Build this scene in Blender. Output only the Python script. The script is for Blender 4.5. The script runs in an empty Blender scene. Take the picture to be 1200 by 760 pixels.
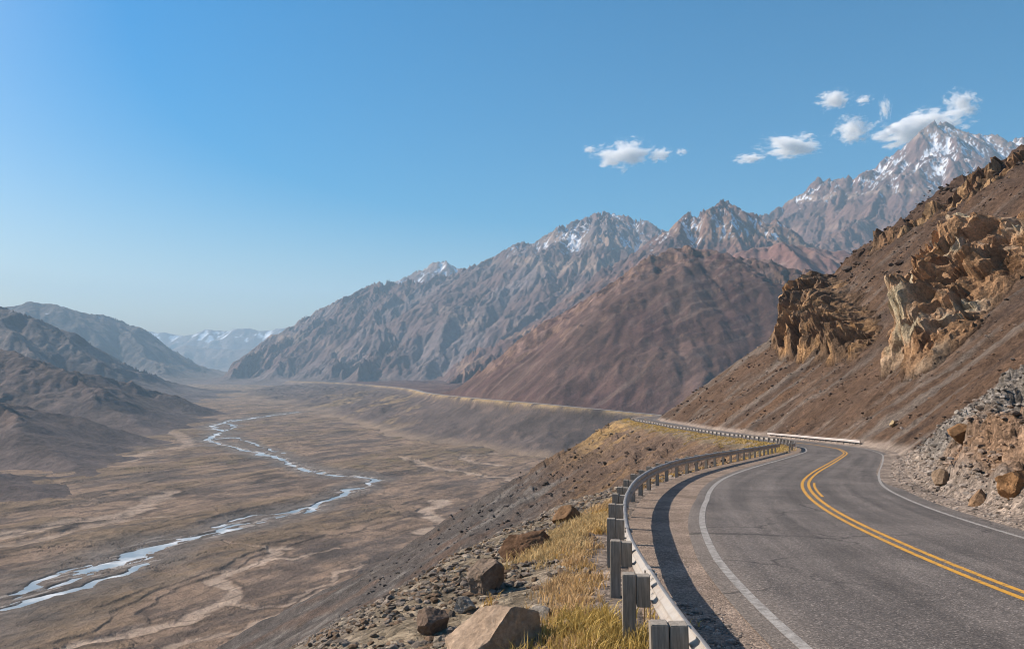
import bpy, math, time
import numpy as np
from math import radians as R

T0 = time.time()
sc = bpy.context.scene
COL = sc.collection
SUN_AZ_AHEAD, SUN_EL = 18.0, 37.0          # sun stands to the left, this many degrees ahead of square left
VALLEY = -180.0

# ------------------------------------------------------------------ camera, sky, sun, exposure
cam_data = bpy.data.cameras.new('camera')
cam_data.lens = 30.0; cam_data.sensor_width = 36.0
cam_data.clip_start = 0.1; cam_data.clip_end = 200000.0
cam = bpy.data.objects.new('camera', cam_data); COL.objects.link(cam)
PITCH = math.atan(0.045)
cam.location = (0, 0, 0); cam.rotation_euler = (R(90) + PITCH, 0, 0)
sc.camera = cam

world = bpy.data.worlds.new('World'); sc.world = world; world.use_nodes = True
wn = world.node_tree.nodes; wl = world.node_tree.links
sky = wn.new('ShaderNodeTexSky'); sky.sky_type = 'NISHITA'; sky.sun_disc = False
sky.sun_elevation = R(SUN_EL); sky.sun_rotation = R(-(90 - SUN_AZ_AHEAD))
sky.altitude = 600; sky.air_density = 1.0; sky.dust_density = 3.4; sky.ozone_density = 1.6
bg = wn['Background']; bg.inputs['Strength'].default_value = 0.096
hsv = wn.new('ShaderNodeHueSaturation'); hsv.inputs['Saturation'].default_value = 2.3; hsv.inputs['Hue'].default_value = 0.49
wl.new(sky.outputs[0], hsv.inputs['Color']); wl.new(hsv.outputs[0], bg.inputs['Color'])

sun_data = bpy.data.lights.new('sun', 'SUN'); sun_data.energy = 5.0; sun_data.angle = R(0.53)
sun_data.color = (1.0, 0.90, 0.78)
sun = bpy.data.objects.new('sun', sun_data); COL.objects.link(sun)
sun.rotation_euler = (0, R(90 - SUN_EL), R(180 - SUN_AZ_AHEAD))

sc.view_settings.view_transform = 'Standard'; sc.view_settings.look = 'None'
sc.view_settings.exposure = 0.5; sc.view_settings.gamma = 1.0; sc.view_settings.use_curve_mapping = False
sc.cycles.use_denoising = True; sc.cycles.filter_width = 1.05
sc.cycles.max_bounces = 8; sc.cycles.diffuse_bounces = 2; sc.cycles.glossy_bounces = 2
sc.cycles.volume_bounces = 6; sc.cycles.transparent_max_bounces = 8
sc.cycles.volume_max_steps = 256

# ------------------------------------------------------------------ numeric helpers
def _h(ix, iy, seed):
    h = (ix.astype(np.int64) * 374761393 + iy.astype(np.int64) * 668265263 + seed * 1442695041) & 0xFFFFFFFF
    h = ((h ^ (h >> 13)) * 1274126177) & 0xFFFFFFFF
    h = ((h ^ (h >> 15)) * 2246822519) & 0xFFFFFFFF
    return h ^ (h >> 16)

_rs = np.random.RandomState(77)
_PERM = _rs.permutation(4096).astype(np.int32)
_PERM2 = np.concatenate([_PERM, _PERM])
_ga = _rs.uniform(0, 2*math.pi, 4096)
_GX, _GY = np.cos(_ga).astype(np.float32), np.sin(_ga).astype(np.float32)

def _perlin_chunk(x, y, seed, out):
    ix = np.floor(x); iy = np.floor(y)
    fx = (x - ix).astype(np.float32); fy = (y - iy).astype(np.float32)
    u = fx*fx*fx*(fx*(fx*6-15)+10); v = fy*fy*fy*(fy*(fy*6-15)+10)
    ix = ix.astype(np.int32); iy = (iy.astype(np.int32) + seed*37) & 4095
    p0 = _PERM.take(ix & 4095); p1 = _PERM.take((ix+1) & 4095); iy1 = iy+1
    sd = (seed*911) & 4095
    def g(p, q, dx, dy):
        k = _PERM2.take(p+q) ^ sd
        return _GX.take(k)*(fx-dx) + _GY.take(k)*(fy-dy)
    iy1 &= 4095
    a = g(p0, iy, 0, 0); b = g(p1, iy, 1, 0); c = g(p0, iy1, 0, 1); d = g(p1, iy1, 1, 1)
    ab = a + u*(b-a)
    out[:] = 1.5*(ab + v*((c + u*(d-c)) - ab))

from concurrent.futures import ThreadPoolExecutor
_POOL = ThreadPoolExecutor(4)
def perlin(x, y, seed=0):
    x, y = np.broadcast_arrays(x, y); shp = x.shape
    x = np.ascontiguousarray(x, np.float64).ravel(); y = np.ascontiguousarray(y, np.float64).ravel()
    out = np.empty(x.size, np.float32); C = 32768
    if x.size <= C: _perlin_chunk(x, y, seed, out)
    else:
        list(_POOL.map(lambda i: _perlin_chunk(x[i:i+C], y[i:i+C], seed, out[i:i+C]), range(0, x.size, C)))
    return out.reshape(shp)

def fbm(x, y, octaves=5, seed=0, gain=0.5, lac=2.03):
    s = 0; a = 1; n = 0
    for o in range(octaves):
        s = s + a*perlin(x, y, seed+o*17); n += a; a *= gain
        x, y = x*lac*0.8 - y*lac*0.6 + 3.1, x*lac*0.6 + y*lac*0.8 + 7.7
    return s/n*1.4

def ridged(x, y, octaves=5, seed=0, gain=0.5, lac=2.03):
    s = 0; a = 1; n = 0; w = 1
    for o in range(octaves):
        v = (1 - np.abs(perlin(x, y, seed+o*17)))**2 * w
        s = s + a*v; n += a; a *= gain; w = np.clip(v*1.6, 0, 1)
        x, y = x*lac*0.8 - y*lac*0.6 + 3.1, x*lac*0.6 + y*lac*0.8 + 7.7
    return s/n

def _facet_chunk(x, y, seed, tilt, out, crk):
    ix = np.floor(x).astype(np.int32); iy = np.floor(y).astype(np.int32)
    b1 = np.full(x.shape, 1e9); b2 = np.full(x.shape, 1e9); val = np.zeros(x.shape)
    for i in (-1, 0, 1):
        for j in (-1, 0, 1):
            cx = ix+i; cy = iy+j
            k = _PERM2.take((_PERM.take(cx & 4095) + ((cy+seed*53) & 4095)))
            k2 = _PERM2.take(k+((seed*17) & 4095))
            px = cx+0.1+0.8*(k/4096.0); py = cy+0.1+0.8*(k2/4096.0)
            ex = x-px; ey = y-py; d = ex*ex+ey*ey
            near = d < b1
            b2 = np.where(near, b1, np.minimum(b2, d)); b1 = np.where(near, d, b1)
            h = ((k*7+k2*3) & 1023)/1023.0-0.5
            val = np.where(near, h + tilt*(_GX.take(k2)*ex+_GY.take(k2)*ey), val)
    out[:] = val; crk[:] = np.sqrt(b2)-np.sqrt(b1)

def facets(x, y, seed=0, tilt=0.9):
    """broken rock: every cell is a tilted flat block of its own height; returns height and distance to the joint"""
    x, y = np.broadcast_arrays(x, y); shp = x.shape
    x = np.ascontiguousarray(x, np.float64).ravel(); y = np.ascontiguousarray(y, np.float64).ravel()
    out = np.empty(x.size, np.float32); crk = np.empty(x.size, np.float32); C = 32768
    list(_POOL.map(lambda i: _facet_chunk(x[i:i+C], y[i:i+C], seed, tilt, out[i:i+C], crk[i:i+C]), range(0, x.size, C)))
    return out.reshape(shp), crk.reshape(shp)

def sstep(a, b, x):
    t = np.clip((x-a)/(b-a), 0, 1); return t*t*(3-2*t)

def mix(a, b, t): return a*(1-t) + b*t

def cmix(c, d, t):
    return c*(1-t[..., None]) + np.array(d, np.float64)*t[..., None]

def ray(px, row):
    u = (px-600)/1000.0; v = (380-row)/1000.0
    c, s = math.cos(PITCH), math.sin(PITCH)
    return np.array([u, c - v*s, s + v*c])

def at(px, row, d):
    r = ray(px, row); return r*(d/r[1])

def poly_dist(X, Y, pts, reach=None):
    """distance to a polyline in plan and the z / parameter of the nearest point"""
    best = np.full(X.shape, 1e18); zz = np.zeros(X.shape); tt = np.zeros(X.shape)
    if reach:
        rmin, rmax = Y.min(1), Y.max(1); idx = np.arange(X.shape[0])
    for i in range(len(pts)-1):
        ax, ay, az = pts[i][:3]; bx, by, bz = pts[i+1][:3]
        dx, dy = bx-ax, by-ay; L = dx*dx+dy*dy+1e-9
        sl = (slice(None), slice(None))
        if reach:
            k = idx[(rmax > min(ay, by)-reach) & (rmin < max(ay, by)+reach)]
            if not len(k): continue
            sub = X[k[0]:k[-1]+1]; c = np.nonzero(((sub > min(ax, bx)-reach) & (sub < max(ax, bx)+reach)).any(0))[0]
            if not len(c): continue
            sl = (slice(k[0], k[-1]+1), slice(c[0], c[-1]+1))
        elif X.ndim == 1: sl = slice(None)
        x_, y_ = X[sl], Y[sl]
        t = np.clip(((x_-ax)*dx + (y_-ay)*dy)/L, 0, 1)
        d = (x_-ax-t*dx)**2 + (y_-ay-t*dy)**2
        m = d < best[sl]
        best[sl] = np.where(m, d, best[sl]); zz[sl] = np.where(m, az+t*(bz-az), zz[sl]); tt[sl] = np.where(m, i+t, tt[sl])
    return np.sqrt(best), zz, tt

def poly_sd(X, Y, P):
    """signed distance to a closed polygon in plan, positive inside"""
    d, _, _ = poly_dist(X, Y, [(p[0], p[1], 0) for p in P] + [(P[0][0], P[0][1], 0)])
    ins = np.zeros(X.shape, bool); n = len(P)
    for i in range(n):
        x1, y1 = P[i][0], P[i][1]; x2, y2 = P[(i+1) % n][0], P[(i+1) % n][1]
        c = ((y1 > Y) != (y2 > Y)) & (X < (x2-x1)*(Y-y1)/(y2-y1+1e-12)+x1)
        ins ^= c
    return np.where(ins, d, -d)

# ------------------------------------------------------------------ mesh helpers
def finish(o, kind=None, label=None, cat=None, group=None, parent=None):
    if kind: o['kind'] = kind
    if label: o['label'] = label
    if cat: o['category'] = cat
    if group: o['group'] = group
    if parent is not None: o.parent = parent
    return o

def raw_mesh(name, V, F, nper, mat=None, smooth=True, cols=None, attrs=None, uv=None):
    """V (n,3), F (m*nper) corner indices with nper corners per face"""
    V = np.ascontiguousarray(V, np.float32); F = np.ascontiguousarray(F, np.int32).ravel()
    m = bpy.data.meshes.new(name)
    nf = len(F)//nper
    m.vertices.add(len(V)); m.vertices.foreach_set('co', V.ravel())
    m.loops.add(len(F)); m.loops.foreach_set('vertex_index', F)
    m.polygons.add(nf); m.polygons.foreach_set('loop_start', np.arange(0, nf*nper, nper, dtype=np.int32))
    m.update(calc_edges=True)
    m.polygons.foreach_set('use_smooth', np.full(nf, smooth, bool))
    if cols is not None:
        a = m.color_attributes.new('Col', 'FLOAT_COLOR', 'POINT')
        c = np.ones((len(V), 4), np.float32); q_ = cols.reshape(-1, 3); g_ = q_.mean(1, keepdims=True); c[:, :3] = np.clip(g_+(q_-g_)*1.22, 0.01, 0.9); a.data.foreach_set('color', c.ravel())
    for k, v in (attrs or {}).items():
        a = m.attributes.new(k, 'FLOAT', 'POINT'); a.data.foreach_set('value', np.ascontiguousarray(v, np.float32).ravel())
    if uv is not None:
        l = m.uv_layers.new(name='UVMap'); l.data.foreach_set('uv', np.ascontiguousarray(uv.reshape(-1, 2)[F], np.float32).ravel())
    if mat: m.materials.append(mat)
    o = bpy.data.objects.new(name, m); COL.objects.link(o)
    return o

def grid_faces(nr, nc):
    i = np.arange((nr-1)*(nc-1)); r = i//(nc-1); c = i % (nc-1); a = r*nc+c
    return np.stack([a, a+1, a+nc+1, a+nc], 1)

def grid_mesh(name, X, Y, Z, mat, cols=None, attrs=None, uv=None, smooth=True):
    V = np.stack([X, Y, Z], -1).reshape(-1, 3)
    return raw_mesh(name, V, grid_faces(*X.shape), 4, mat, smooth, cols, attrs, uv)

# ------------------------------------------------------------------ materials
def new_mat(name, rough=0.9, spec=0.2):
    m = bpy.data.materials.new(name); m.use_nodes = True
    b = m.node_tree.nodes['Principled BSDF']
    b.inputs['Roughness'].default_value = rough
    b.inputs['Specular IOR Level'].default_value = spec
    return m, m.node_tree.nodes, m.node_tree.links, b

def nd(n, t, **kw):
    x = n.new(t)
    for k, v in kw.items():
        if k in x.inputs: x.inputs[k].default_value = v
        else: setattr(x, k, v)
    return x

def ramp(n, l, src, stops):
    r = n.new('ShaderNodeValToRGB'); e = r.color_ramp.elements
    while len(e) < len(stops): e.new(0.5)
    for el, (p, c) in zip(e, stops):
        el.position = p; el.color = (c, c, c, 1) if not hasattr(c, '__len__') else (*c, 1)
    l.new(src, r.inputs['Fac']); return r.outputs['Color']

def mulcol(n, l, a, b, fac=1.0, mode='MULTIPLY'):
    m = n.new('ShaderNodeMix'); m.data_type = 'RGBA'; m.blend_type = mode
    m.inputs['Factor'].default_value = fac
    for s, v in ((m.inputs[6], a), (m.inputs[7], b)):
        if hasattr(v, 'is_output'): l.new(v, s)
        else: s.default_value = (*v, 1)
    return m.outputs[2]

def terrain_mat(name, s_big, s_small, bump_d, lo=0.62, hi=1.4, rough=0.95, vor=None, bump2=None, spec=0.1, mid=None, mc=0.34):
    """colour attribute broken up by noise at two sizes; relief from noise and, near the road, from stones"""
    m, n, l, b = new_mat(name, rough, spec)
    tc = n.new('ShaderNodeTexCoord'); at_ = n.new('ShaderNodeAttribute'); at_.attribute_name = 'Col'
    n1 = nd(n, 'ShaderNodeTexNoise', Scale=s_big, Detail=12.0, Roughness=0.68); l.new(tc.outputs['Object'], n1.inputs['Vector'])
    n2 = nd(n, 'ShaderNodeTexNoise', Scale=s_small, Detail=6.0, Roughness=0.75); l.new(tc.outputs['Object'], n2.inputs['Vector'])
    c = mulcol(n, l, at_.outputs['Color'], ramp(n, l, n1.outputs['Fac'], [(0.32, lo), (0.68, hi)]))
    c = mulcol(n, l, c, ramp(n, l, n2.outputs['Fac'], [(0.3, lo+0.08), (0.7, hi)]))
    h = n2.outputs['Fac']
    if mid:
        n3 = nd(n, 'ShaderNodeTexNoise', Scale=mid, Detail=7.0, Roughness=0.72); l.new(tc.outputs['Object'], n3.inputs['Vector'])
        c = mulcol(n, l, c, ramp(n, l, n3.outputs['Fac'], [(0.36, 1-mc), (0.5, 1.0), (0.66, 1+1.3*mc)]))
    if vor:
        v = nd(n, 'ShaderNodeTexVoronoi', Scale=vor, Randomness=1.0); v.feature = 'F1'
        wv = nd(n, 'ShaderNodeVectorMath'); wv.operation = 'MULTIPLY_ADD'
        l.new(n2.outputs['Color'], wv.inputs[0]); wv.inputs[1].default_value = (0.5/vor,)*3; l.new(tc.outputs['Object'], wv.inputs[2])
        l.new(wv.outputs[0], v.inputs['Vector'])
        hsv = n.new('ShaderNodeSeparateColor'); l.new(v.outputs['Color'], hsv.inputs[0])
        c = mulcol(n, l, c, ramp(n, l, hsv.outputs[0], [(0.0, 0.62), (0.6, 1.0), (1.0, 1.5)]))
        mh = nd(n, 'ShaderNodeMath'); mh.operation = 'MULTIPLY_ADD'
        l.new(v.outputs['Distance'], mh.inputs[0]); mh.inputs[1].default_value = -0.9; l.new(n2.outputs['Fac'], mh.inputs[2])
        h = mh.outputs[0]
    l.new(c, b.inputs['Base Color'])
    bu = nd(n, 'ShaderNodeBump', Strength=0.9, Distance=bump_d); l.new(h, bu.inputs['Height'])
    bu2 = nd(n, 'ShaderNodeBump', Strength=0.8, Distance=bump2 or bump_d*4); l.new(n1.outputs['Fac'], bu2.inputs['Height'])
    l.new(bu.outputs[0], bu2.inputs['Normal']); l.new(bu2.outputs[0], b.inputs['Normal'])
    if mid:
        bu3 = nd(n, 'ShaderNodeBump', Strength=0.9, Distance=0.35/mid); l.new(n3.outputs['Fac'], bu3.inputs['Height'])
        l.new(bu2.outputs[0], bu3.inputs['Normal']); l.new(bu3.outputs[0], b.inputs['Normal'])
    return m

M_far = terrain_mat('far_mountain_rock', 0.006, 0.03, 14.0, 0.7, 1.3)
M_mid = terrain_mat('mid_mountain_rock', 0.012, 0.22, 2.6, 0.66, 1.42)
M_left = terrain_mat('left_mountain_rock', 0.012, 0.09, 5.0, 0.62, 1.42)
M_floor = terrain_mat('valley_floor_ground', 0.01, 0.12, 1.6, 0.76, 1.26, mid=0.035, mc=0.2)
M_near = terrain_mat('hillside_ground', 0.16, 5.0, 0.05, 0.66, 1.36, vor=9.0, bump2=0.5, mid=1.1)
M_crag = terrain_mat('crag_rock', 0.3, 2.4, 0.35, 0.62, 1.45, bump2=1.2)
M_stone = terrain_mat('loose_stone', 2.2, 16.0, 0.03, 0.66, 1.38, bump2=0.12)
M_gravel = terrain_mat('gravel_shoulder', 0.8, 22.0, 0.012, 0.66, 1.36, vor=38.0, bump2=0.05)

# ------------------------------------------------------------------ near hillside: road line and ground height
_ry = np.arange(-60, 700, 1.0)
def _sm(a, w):
    k = np.exp(-0.5*(np.arange(-3*w, 3*w+1)/w)**2); k /= k.sum()
    return np.convolve(np.pad(a, 3*w, mode='edge'), k, 'valid')
_cx = _sm(np.interp(_ry, [-60, 0, 8, 12, 17, 24, 30, 37, 46, 56, 68, 80, 95, 115, 150, 200, 250, 272, 290, 305, 330, 370, 430, 700],
                    [6.9, 6.95, 7.05, 7.2, 7.8, 8.95, 10.4, 12.5, 16.2, 20.7, 26.0, 31.2, 36.2, 40.5, 44.2, 46.0, 45.2, 43.8, 44.5, 48.5, 64, 110, 190, 560]), 3)
_cz = _sm(np.interp(_ry, [-60, 80, 120, 160, 220, 265, 300, 400, 700],
                    [2.1, -8.4, -11.3, -13.9, -16.9, -18.4, -19.4, -22, -26]), 6)
_dx = np.gradient(_cx)
_cxs = _sm(_cx, 9)
def road_x(y): return np.interp(y, _ry, _cx)
def road_z(y): return np.interp(y, _ry, _cz)
def road_cos(y): return 1/np.sqrt(1+np.interp(y, _ry, _dx)**2)

S_RAIL, S_LEFT, S_RIGHT = -5.6, -3.5, 3.12

def near_base(x, y):
    """height without small relief, and the signed distance from the centre line"""
    far = sstep(12, 45, np.abs(x-road_x(y)))
    s = (x - mix(road_x(y), np.interp(y, _ry, _cxs), far)) * road_cos(y)
    zr = road_z(y)
    t = np.maximum(-s-6.3, 0)
    left = -(0.26*np.minimum(t, 3.6) + 0.60*np.maximum(t-3.6, 0)) - 0.02*np.clip(t, 0, 1)
    left = left + 0.05*np.maximum(t-60, 0)*(t > 60)
    left = left - 0.6*np.maximum(y-292, 0)*sstep(0, 30, t)
    q = np.maximum(s-4.5, 0)
    hill = 0.74*q + 0.22*np.maximum(q-38, 0) - 0.34*np.maximum(q-68, 0)
    bank = np.minimum(0.86*q, 5.4+0.22*(q-6.3))
    hb = np.maximum(bank, 0.74*(q-4.5))
    wb = 1-sstep(52, 66, y + 0.5*(s-6))
    right = mix(hill, np.minimum(np.maximum(hb, 0), hill+9), wb)
    return zr + left + right, s

DG = R(8)   # the fall line of this hillside is turned a little from the x axis
def fall_coords(x, y):
    return x*math.cos(DG) - y*math.sin(DG), x*math.sin(DG) + y*math.cos(DG)

def near_height(x, y):
    h, s = near_base(x, y)
    a, c = fall_coords(x, y)
    dl = np.maximum(-s-6.3, 0); dr = np.maximum(s-4.7, 0)
    off = np.clip(dl/4, 0, 1) + np.clip(dr/3, 0, 1)
    big = np.clip(dl/50, 0, 1) + np.clip(dr/45, 0, 1)
    amp_d = np.clip(y/90, 0.22, 1.3)
    h = h + off*amp_d*(0.55*fbm(x/9, y/9, 5, 11) + 0.55*(ridged(a/34+0.3*fbm(x/20, y/20, 2, 5), c/5.5, 5, 23)-0.45))
    h = h + big*(3.2*fbm(a/60, c/26, 5, 31) + 2.2*(ridged(a/90, c/15, 4, 41)-0.45))
    # coarse broken rock on the road-cut bank and among the verge stones
    wb = (1-sstep(52, 68, y))*np.clip(dr/1.5, 0, 1)*(1-sstep(16, 26, dr))
    if wb.any():
        wx_ = 0.35*fbm(x/1.1, y/1.1, 3, 52)
        f1, _ = facets(x/2.3+wx_, y/1.9, 53); f2, _ = facets(x/0.85+wx_, y/0.7, 54); f3, _ = facets(x/0.33, y/0.3+wx_, 55)
        om = (1-sstep(33, 38, y))*sstep(0.2, 0.7, dr)*(1-sstep(2.5, 3.3, dr))
        f0, k0 = facets(x/2.0+wx_, y/3.4, 58, 1.2)
        h = h + om*(0.25+0.9*f0-0.35*(1-sstep(0.03, 0.14, k0)))
        h = h + wb*(0.45*fbm(x/3, y/3, 4, 51) + 0.85*f1 + 0.38*f2 + 0.15*f3)
    vg = np.clip(dl/1.5, 0, 1)*(1-sstep(30, 60, y))
    h = h + vg*(0.10*fbm(x/1.1, y/1.1, 4, 61) + 0.14*fbm(x/4, y/4, 3, 62))
    rr = sstep(56, 75, y)*np.clip(dr/2, 0, 1)*(1-0.6*sstep(45, 60, dr))
    if rr.any():
        f1, _ = facets(a/4.2+0.3*fbm(x/3, y/3, 3, 64), c/1.7, 65); f2, _ = facets(a/1.6, c/0.8, 66)
        h = h + rr*(0.42*f1*sstep(-0.25, 0.25, fbm(a/40, c/9, 4, 67)) + 0.20*f2)
    # rocky ribs: brown ones under the far road, crags along the upper skyline
    rib = sstep(60, 110, y)*(np.clip(dl/8, 0, 1)*(1-sstep(34, 60, dl)))
    if rib.any():
        f1, _ = facets(a/7+0.3*fbm(x/5, y/5, 3, 72), c/3.2, 73); f2, _ = facets(a/2.6, c/1.3, 74)
        h = h + rib*(1.6*(ridged(a/14, c/7, 6, 71, 0.58)-0.35) + 1.3*f1*sstep(-0.2, 0.3, fbm(x/22, y/22, 3, 75)) + 0.45*f2)
    up = sstep(52, 62, dr)*sstep(180, 240, y)
    if up.any():
        f1, _ = facets(a/9+0.3*fbm(x/6, y/6, 3, 82), c/4.5, 83); f2, _ = facets(a/3.4, c/1.8, 84)
        pm = sstep(-0.15, 0.3, fbm(x/26, y/26, 3, 85))
        h = h + up*(3.0*(ridged(a/15, c/10, 6, 81, 0.6)-0.42) + pm*(3.4*f1 + 1.2*f2 + 0.8))
    # shallow shoulder crumble near the rail
    h = h + 0.03*fbm(x/0.7, y/0.7, 3, 91)*np.clip((np.abs(s+0.2)-4.0)/0.6, 0, 1)
    h = h - 0.09*(1-sstep(3.75, 4.1, np.abs(s)-0.45*((s < 0) & (y < 27))))
    return np.maximum(h, -205.0), s

def hit(px, row, d0=5.0, d1=500.0):
    """where the ray through a photo position meets the hillside"""
    r = ray(px, row); d = np.exp(np.linspace(math.log(d0), math.log(d1), 6000))
    x = r[0]/r[1]*d; z = r[2]/r[1]*d
    h, _ = near_height(x, d)
    k = np.nonzero(z < h)[0]
    k = k[0] if len(k) else len(d)-1
    return np.array([x[k], d[k], h[k]])

def ground(x, y):
    return float(near_height(np.array([float(x)]), np.array([float(y)]))[0][0])

def near_colour(x, y, s, h):
    a, c = fall_coords(x, y)
    st1 = fbm(a/70, c/4.0, 5, 101, 0.55)           # streaks that run down the fall line
    st2 = fbm(a/40, c/9.0, 5, 111, 0.55)
    n1 = fbm(x/16, y/16, 5, 121); n2 = fbm(x/3, y/3, 5, 131, 0.6)
    col = np.zeros(x.shape+(3,))+np.array([0.175, 0.122, 0.088])
    dl = np.maximum(-s-6.3, 0); dr = np.maximum(s-4.7, 0)
    L = s < 0
    # right hillside
    r = col*np.array([0.66, 0.61, 0.58])
    r = cmix(r, (0.175, 0.145, 0.122), sstep(0.1, 0.45, st1)*0.85)
    r = cmix(r, (0.145, 0.086, 0.052), sstep(0.1, 0.55, st2+0.25*n1)*0.65)
    r = cmix(r, (0.068, 0.050, 0.041), sstep(0.15, 0.6, -st2+0.3*n1)*0.75)
    tan = sstep(60, 90, 170-y)*sstep(16, 26, dr)*sstep(0.0, 0.4, n1+0.35)
    r = cmix(r, (0.25, 0.16, 0.095), tan*0.6)
    up = sstep(50, 75, dr+6*n1)
    r = cmix(r, (0.088, 0.058, 0.043), up*0.85)
    # grey rubble bank with an orange, broken right-hand part
    wb = (1-sstep(54, 66, y))*(1-sstep(11, 16, dr))
    g = np.zeros_like(r)+np.array([0.18, 0.158, 0.136])
    g = cmix(g, (0.28, 0.25, 0.22), sstep(0.1, 0.6, n2))
    orange = (1-sstep(33, 39, y+4*n2))*sstep(0.3, 0.8, dr+0.4*n2)*(1-sstep(2.4, 3.1, dr+0.8*n2))
    orange = np.maximum(orange, 0.8*sstep(7.5, 9, dr+1.5*n1)*(1-sstep(44, 52, y)))
    g = cmix(g, (0.25, 0.150, 0.088), orange*0.75)
    r = r*(1-wb[..., None]) + g*wb[..., None]
    # left slope: brown rocky ribs, grey scree, yellow grassy verge
    l = np.zeros_like(r)+np.array([0.135, 0.094, 0.070])
    scree = sstep(22, 40, dl + 6*n1 + 8*st1)
    l = cmix(l, (0.25, 0.155, 0.082), sstep(0.0, 0.5, st2+0.2*n1)*(1-scree)*0.8)
    l = cmix(l, (0.105, 0.091, 0.083), scree)
    l = cmix(l, (0.215, 0.195, 0.175), scree*sstep(0.12, 0.45, st1)*0.8)
    l = cmix(l, (0.14, 0.092, 0.068), scree*sstep(0.1, 0.5, st2)*0.7)
    nearv = (1-sstep(6, 14, dl))*(1-sstep(45, 80, y))
    l = cmix(l, (0.22, 0.185, 0.15), nearv*0.9)
    grassy = (1-sstep(2.2, 4.5, dl + 1.5*n2 + 1.2*n1))
    l = cmix(l, (0.27, 0.215, 0.145), grassy*0.7)
    knob = sstep(215, 265, y)*(1-sstep(8, 26, dl+5*n1))
    l = cmix(l, (0.34, 0.225, 0.10), knob*0.8*sstep(-0.5, 0.2, n2+n1))
    col = np.where(L[..., None], l, r)
    k_ = np.where(L, 0.84-0.17*sstep(8, 22, dl), 0.74+0.20*wb)[..., None]
    col = col*k_; g_ = col.mean(-1, keepdims=True); col = g_+(col-g_)*0.86
    sh = 1-sstep(0.0, 1.2, np.maximum(dl, dr)+0.25*n2)
    return cmix(col, (0.235, 0.195, 0.165), sh)

def build_hillside():
    ys = [-14.0]
    while ys[-1] < 520:
        y = ys[-1]; ys.append(y + max(0.10, 0.0095*abs(y)))
    ys = np.array(ys)
    n = 1500
    b = 4.0 + 0.55*np.abs(ys)
    lo, hi = -np.arcsinh(390/b), np.arcsinh(230/b)
    sg = lo[:, None] + (hi-lo)[:, None]*np.linspace(0, 1, n)[None, :]
    Y = np.repeat(ys[:, None], n, 1)
    X = road_x(Y) + np.sinh(sg)*b[:, None]
    H, S = near_height(X, Y)
    o = grid_mesh('hillside', X, Y, H, M_near, near_colour(X, Y, S, H))
    finish(o, 'structure')
build_hillside()
print('hillside', time.time()-T0)

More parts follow.
